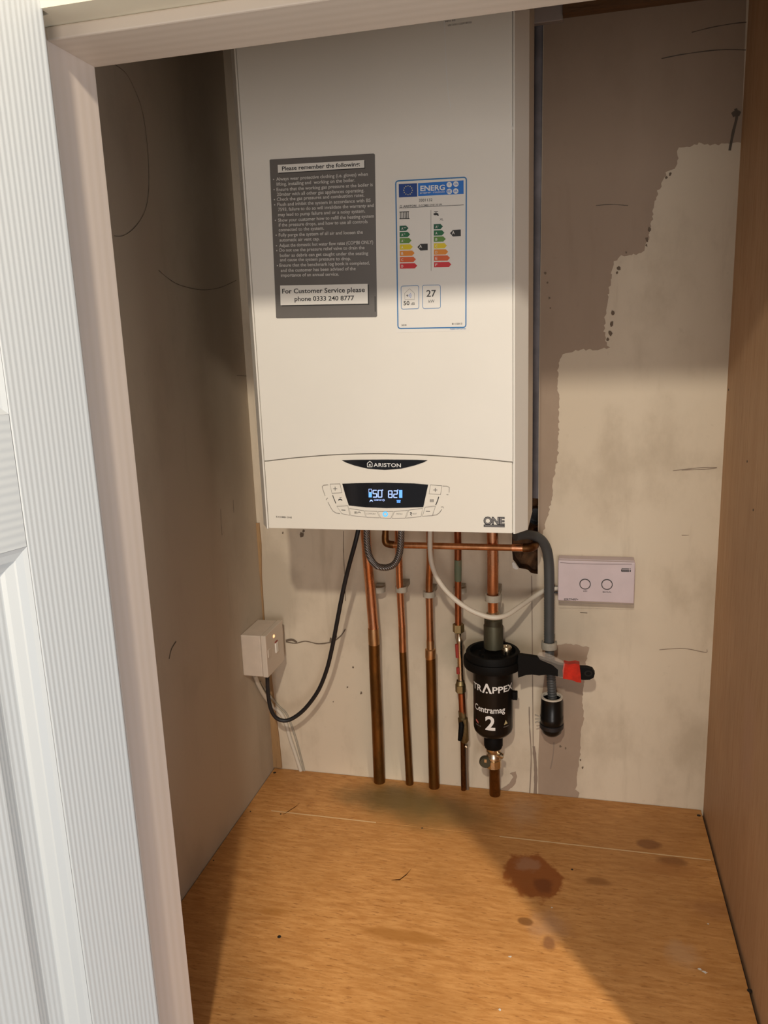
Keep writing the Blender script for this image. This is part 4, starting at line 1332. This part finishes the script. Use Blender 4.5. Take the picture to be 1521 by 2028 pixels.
hA = hT * 1.55
arc_quad(b, [(-0.46, zT - hT * 0.12), (-0.25, zT - hT * 0.12 + hA), (-0.17, zT - hT * 0.12 + hA), (-0.21, zT + hA * 0.62), (-0.36, zT - hT * 0.12)])
arc_quad(b, [(-0.17, zT - hT * 0.12 + hA), (0.05, zT - hT * 0.12), (-0.06, zT - hT * 0.12), (-0.21, zT + hA * 0.62)])
arc_quad(b, [(-0.21 + 0.05 * math.cos(k * 0.8), zT + hT * (0.02 + 0.14 * math.sin(k * 0.8))) for k in range(8)])
letters_round(b, 'Centramag', (fx, fy), RT, -0.98, 0.72, zC, 12 / pxm((fx, fy - RB, zC)) / 0.93, 0.016)
letters_round(b, '2', (fx, fy), RT, -0.30, 0.20, z2, 27.5 / pxm((fx, fy - RB, z2)) / 0.93, 0.03)
b.build('filter_lettering', M['white_print'], filt)['kind'] = 'stuff'
b = MB()
arc_quad(b, [(0.66, zf(1438)), (0.76, zf(1430) + 0.001), (0.88, zf(1437))])
b.build('warning_triangle', plain('pale_yellow_triangle', (0.55, 0.48, 0.25), 0.5), filt)
b = MB()
arc_quad(b, [(-0.92, zf(1433)), (-0.92, zf(1437)), (-0.72, zf(1440)), (-0.72, zf(1436))])
b.build('flag_print', plain('red_flag_print', (0.55, 0.16, 0.14), 0.5), filt)
b = MB()
letters_round(b, 'MADE IN UK', (fx, fy), RT, -0.92, -0.55, zf(1444), 0.0022)
letters_round(b, 'CAUTION', (fx, fy), RT, 0.62, 0.94, zf(1443), 0.0020)
b.build('small_print', M['grey_print'], filt)['kind'] = 'stuff'

# wrench left hanging round the filter cap
wr_ = thing('filter_wrench', (fx, fy, cz0), 'black plastic filter wrench round the filter cap, handle bound with red tape', 'wrench')
b = MB()
wz0, wz1 = zpx(1316), zpx(1300)
b.lathe((fx, fy, wz0), [(RCAP * 0.955, 0), (RCAP * 1.02, 0), (RCAP * 1.04, 0.003), (RCAP * 1.04, wz1 - wz0 - 0.003), (RCAP * 1.02, wz1 - wz0), (RCAP * 0.955, wz1 - wz0), (RCAP * 0.955, 0)], 48)
b.build('ring', M['black_plastic'], wr_)
YH = fy - 0.018
top = [(640, 495), (720, 505), (850, 525), (960, 560), (1050, 592), (1150, 608), (1250, 622), (1330, 624), (1385, 640), (1410, 680), (1400, 720), (1360, 742), (1310, 744),
       (1240, 738), (1150, 722), (1070, 712), (1000, 702), (930, 690), (850, 700), (780, 690), (720, 695), (660, 715), (640, 722), (634, 640), (634, 540)]
hand = MB()
hand.prism([at(*c9(x, y), YH - 0.006) for x, y in smooth_path([Vector((x, y)).to_3d() for x, y in top], 1) for x, y in ((0, 0),)] if False else [at(*c9(x, y), YH - 0.006) for x, y in top], (0, 0.012, 0))
hand.build('handle', M['black_plastic'], wr_, 0.0012)
eye = MB()
stroke(eye, [c9(1345 + 34 * math.cos(k * math.pi / 6), 678 + 24 * math.sin(k * math.pi / 6)) for k in range(12)], 3.2, YH - 0.0066, True)
eye.build('hanging_eye', M['black_gloss'], wr_)
b = MB()
tp = [(1098, 578), (1150, 588), (1215, 580), (1255, 590), (1268, 690), (1274, 772), (1225, 765), (1180, 745), (1090, 732), (1086, 650)]
b.prism([at(*c9(x, y), YH - 0.0072) for x, y in tp], (0, 0.0144, 0))
b.build('red_tape', M['red_tape'], wr_)
b = MB()
tp = [(850, 470), (900, 468), (980, 500), (1070, 548), (1110, 580), (1100, 640), (1090, 722), (1040, 712), (1040, 640), (980, 590), (860, 540), (832, 500)]
b.prism([at(*c9(x, y), YH - 0.0080) for x, y in tp], (0, 0.003, 0))
b.build('clear_tape', M['clear_tape'], wr_)

# valve under the filter
vz = lambda y: at(977, y, fy).z
valve = thing('drain_valve', (fx, fy, vz(1515)), 'brass ball valve with a knurled nut and butterfly handle under the black filter', 'valve')
b = MB()
r_ = 15.5 / pxm((fx, fy, vz(1500)))
b.lathe((fx, fy, vz(1516)), [(r_ * 0.7, vz(1478) - vz(1516)), (r_ * 0.95, vz(1480) - vz(1516)), (r_ * 0.95, vz(1486) - vz(1516)), (r_ * 0.72, vz(1490) - vz(1516)), (r_ * 0.95, vz(1496) - vz(1516)), (r_ * 0.95, vz(1501) - vz(1516)), (r_ * 0.75, vz(1503) - vz(1516))], 28)
b.build('valve_body', M['nickel'], valve)
b = MB()
b.lathe((fx, fy, vz(1517)), [(r_ * 0.75, vz(1502) - vz(1517)), (r_, vz(1503) - vz(1517)), (r_, 0), (r_ * 0.7, -0.001)], 14, smooth=False)
b.build('valve_nut', M['nickel'], valve)
b = MB()
cc = at(962, 1506, fy - 0.004)
b.lathe((cc.x, fy - 0.006, cc.z), [(0.0003, -0.003), (0.0095, -0.003), (0.0115, 0.0), (0.0115, 0.005), (0.0095, 0.008), (0.0003, 0.008)], 20, '-y')
b.build('butterfly_handle', M['dark_fitting'], valve)
b = MB()
cc = at(990, 1497, fy - 0.010)
b.tube([(fx + 0.008, fy - 0.004, cc.z), (cc.x + 0.004, cc.y, cc.z)], 0.0055, 14)
b.tube([(cc.x + 0.002, cc.y, cc.z), (cc.x + 0.0065, cc.y - 0.001, cc.z)], 0.0040, 12)
b.build('spindle', M['nickel'], valve)
cc = at(961, 1509, fy - 0.018)
MB().box((cc.x - 0.0022, fy - 0.0150, cc.z - 0.003), (cc.x + 0.0022, fy - 0.0135, cc.z + 0.003)).build('handle_slot', M['nickel'], valve)

# ---------------------------------------------------------------- two-button control box
YT = -0.031
q = [at(1105, 1109, YT), at(1256, 1112, YT), at(1257, 1196, YT), at(1106, 1189, YT)]
tx0, tx1, tz0, tz1 = (q[0].x + q[3].x) / 2, (q[1].x + q[2].x) / 2, (q[2].z + q[3].z) / 2, (q[0].z + q[1].z) / 2
stat = thing('heating_receiver', ((tx0 + tx1) / 2, 0, tz0), 'pale lavender control box with two round buttons on the back wall', 'control box')
MB().box((tx0, 0.0, tz0), (tx1, YT + 0.007, tz1), 0.0015).build('back_box', M['box_white'], stat)
fr = MB()
fr.box((tx0 - 0.0004, YT + 0.0075, tz0 - 0.0002), (tx1 + 0.0004, YT, tz1 - 0.001), 0.0018)
face = fr.build('front_cover', M['box_white'], stat)
ct = lambda x, y: (1100 + x * 160 / 1521, 1095 + y * 110 / 1046)
b = MB(); stroke(b, [ct(90, 182), ct(300, 200), ct(700, 210), ct(1100, 214), ct(1440, 212)], 1.0, YT - 0.0003)
stroke(b, [ct(60, 940), ct(500, 942), ct(1000, 958), ct(1480, 966)], 0.8, YT - 0.0003)
b.build('cover_joint', plain('grey_joint', (0.22, 0.17, 0.17), 0.6), face)['kind'] = 'stuff'
for cx, cy in ((558, 585), (970, 592)):
    p = at(*ct(cx, cy), YT)
    r = 9.6 / pxm(p)
    bt = MB().lathe((p.x, YT, p.z), [(r, -0.001), (r, 0.0012), (r * 1.13, 0.0012), (r * 1.13, -0.001)], 32, '-y').build('button_ring', M['black_print'], stat)
    MB().lathe((p.x, YT, p.z), [(0.0002, 0.002), (r * 0.9, 0.002), (r * 0.97, 0.0015), (r * 0.97, -0.001)], 32, '-y').build('button', M['box_white'], stat)
b = MB()
YTT = YT - 0.0006
letters(b, 'ON', ct(525, 732), ct(596, 730), YTT, 2.6, 0.01)
letters(b, 'MANUAL', ct(892, 748), ct(1056, 750), YTT, 2.8, 0.006)
letters(b, 'ESRTP4RF+', ct(165, 893), ct(432, 895), YTT, 4.0, 0.012)
stroke(b, [ct(1385, 302), ct(1250, 300), ct(1244, 330), ct(1246, 352), ct(1385, 354), ct(1388, 330), ct(1250, 328)], 1.7, YTT)
stroke(b, [ct(1410, 322), ct(1408, 360)], 1.7, YTT)
stroke(b, [ct(1400, 299), ct(1416, 299)], 1.5, YTT)
b.build('cover_lettering', M['black_print'], stat)['kind'] = 'stuff'
b = MB()
for y in (635, 745):
    b.tube([at(*ct(-90, y), -0.012), at(*ct(60, y), -0.012)], 0.0017, 10)
tag(b.build('box_cable', M['black_rubber']), 'black twin wire entering the left side of the two-button control box', 'cable')

# ---------------------------------------------------------------- fused switch on the left wall
spur = thing('fused_switch', (XL, -0.07, 0.255), 'white surface switch box with a glowing orange neon in the left corner', 'switch')
sy0, sy1, sz0, sz1 = -0.1145, -0.0275, 0.2560, 0.3370
MB().box((XL, sy0 + 0.0008, sz0), (XL + 0.0395, sy1 - 0.0008, sz1), 0.0018).build('back_box', M['spur'], spur)
pl = MB().box((XL + 0.0402, sy0, sz0 - 0.0006), (XL + 0.0505, sy1, sz1 + 0.0006), 0.0014).build('face_plate', M['spur_plate'], spur)
xp = XL + 0.0505
p = atx(542, 1260, xp)
MB().lathe((xp, p.y, p.z), [(0.0032, -0.001), (0.0032, 0.0008), (0.002, 0.0016), (0.0002, 0.0018)], 16, 'x').build('neon', M['neon'], pl)
p = atx(547, 1278, xp)
MB().box((xp - 0.001, p.y - 0.006, p.z - 0.014), (xp + 0.0022, p.y + 0.006, p.z + 0.006), 0.0012).build('rocker', M['label_white'], pl)
MB().box((xp, p.y - 0.006, p.z + 0.0062), (xp + 0.0012, p.y + 0.006, p.z + 0.009), 0.0004).build('rocker_mark', M['red_tag'], pl)
p = atx(534, 1292, xp)
MB().box((xp - 0.001, p.y - 0.009, p.z - 0.008), (xp + 0.0014, p.y + 0.004, p.z + 0.008), 0.0010).build('fuse_carrier', M['spur_plate'], pl)
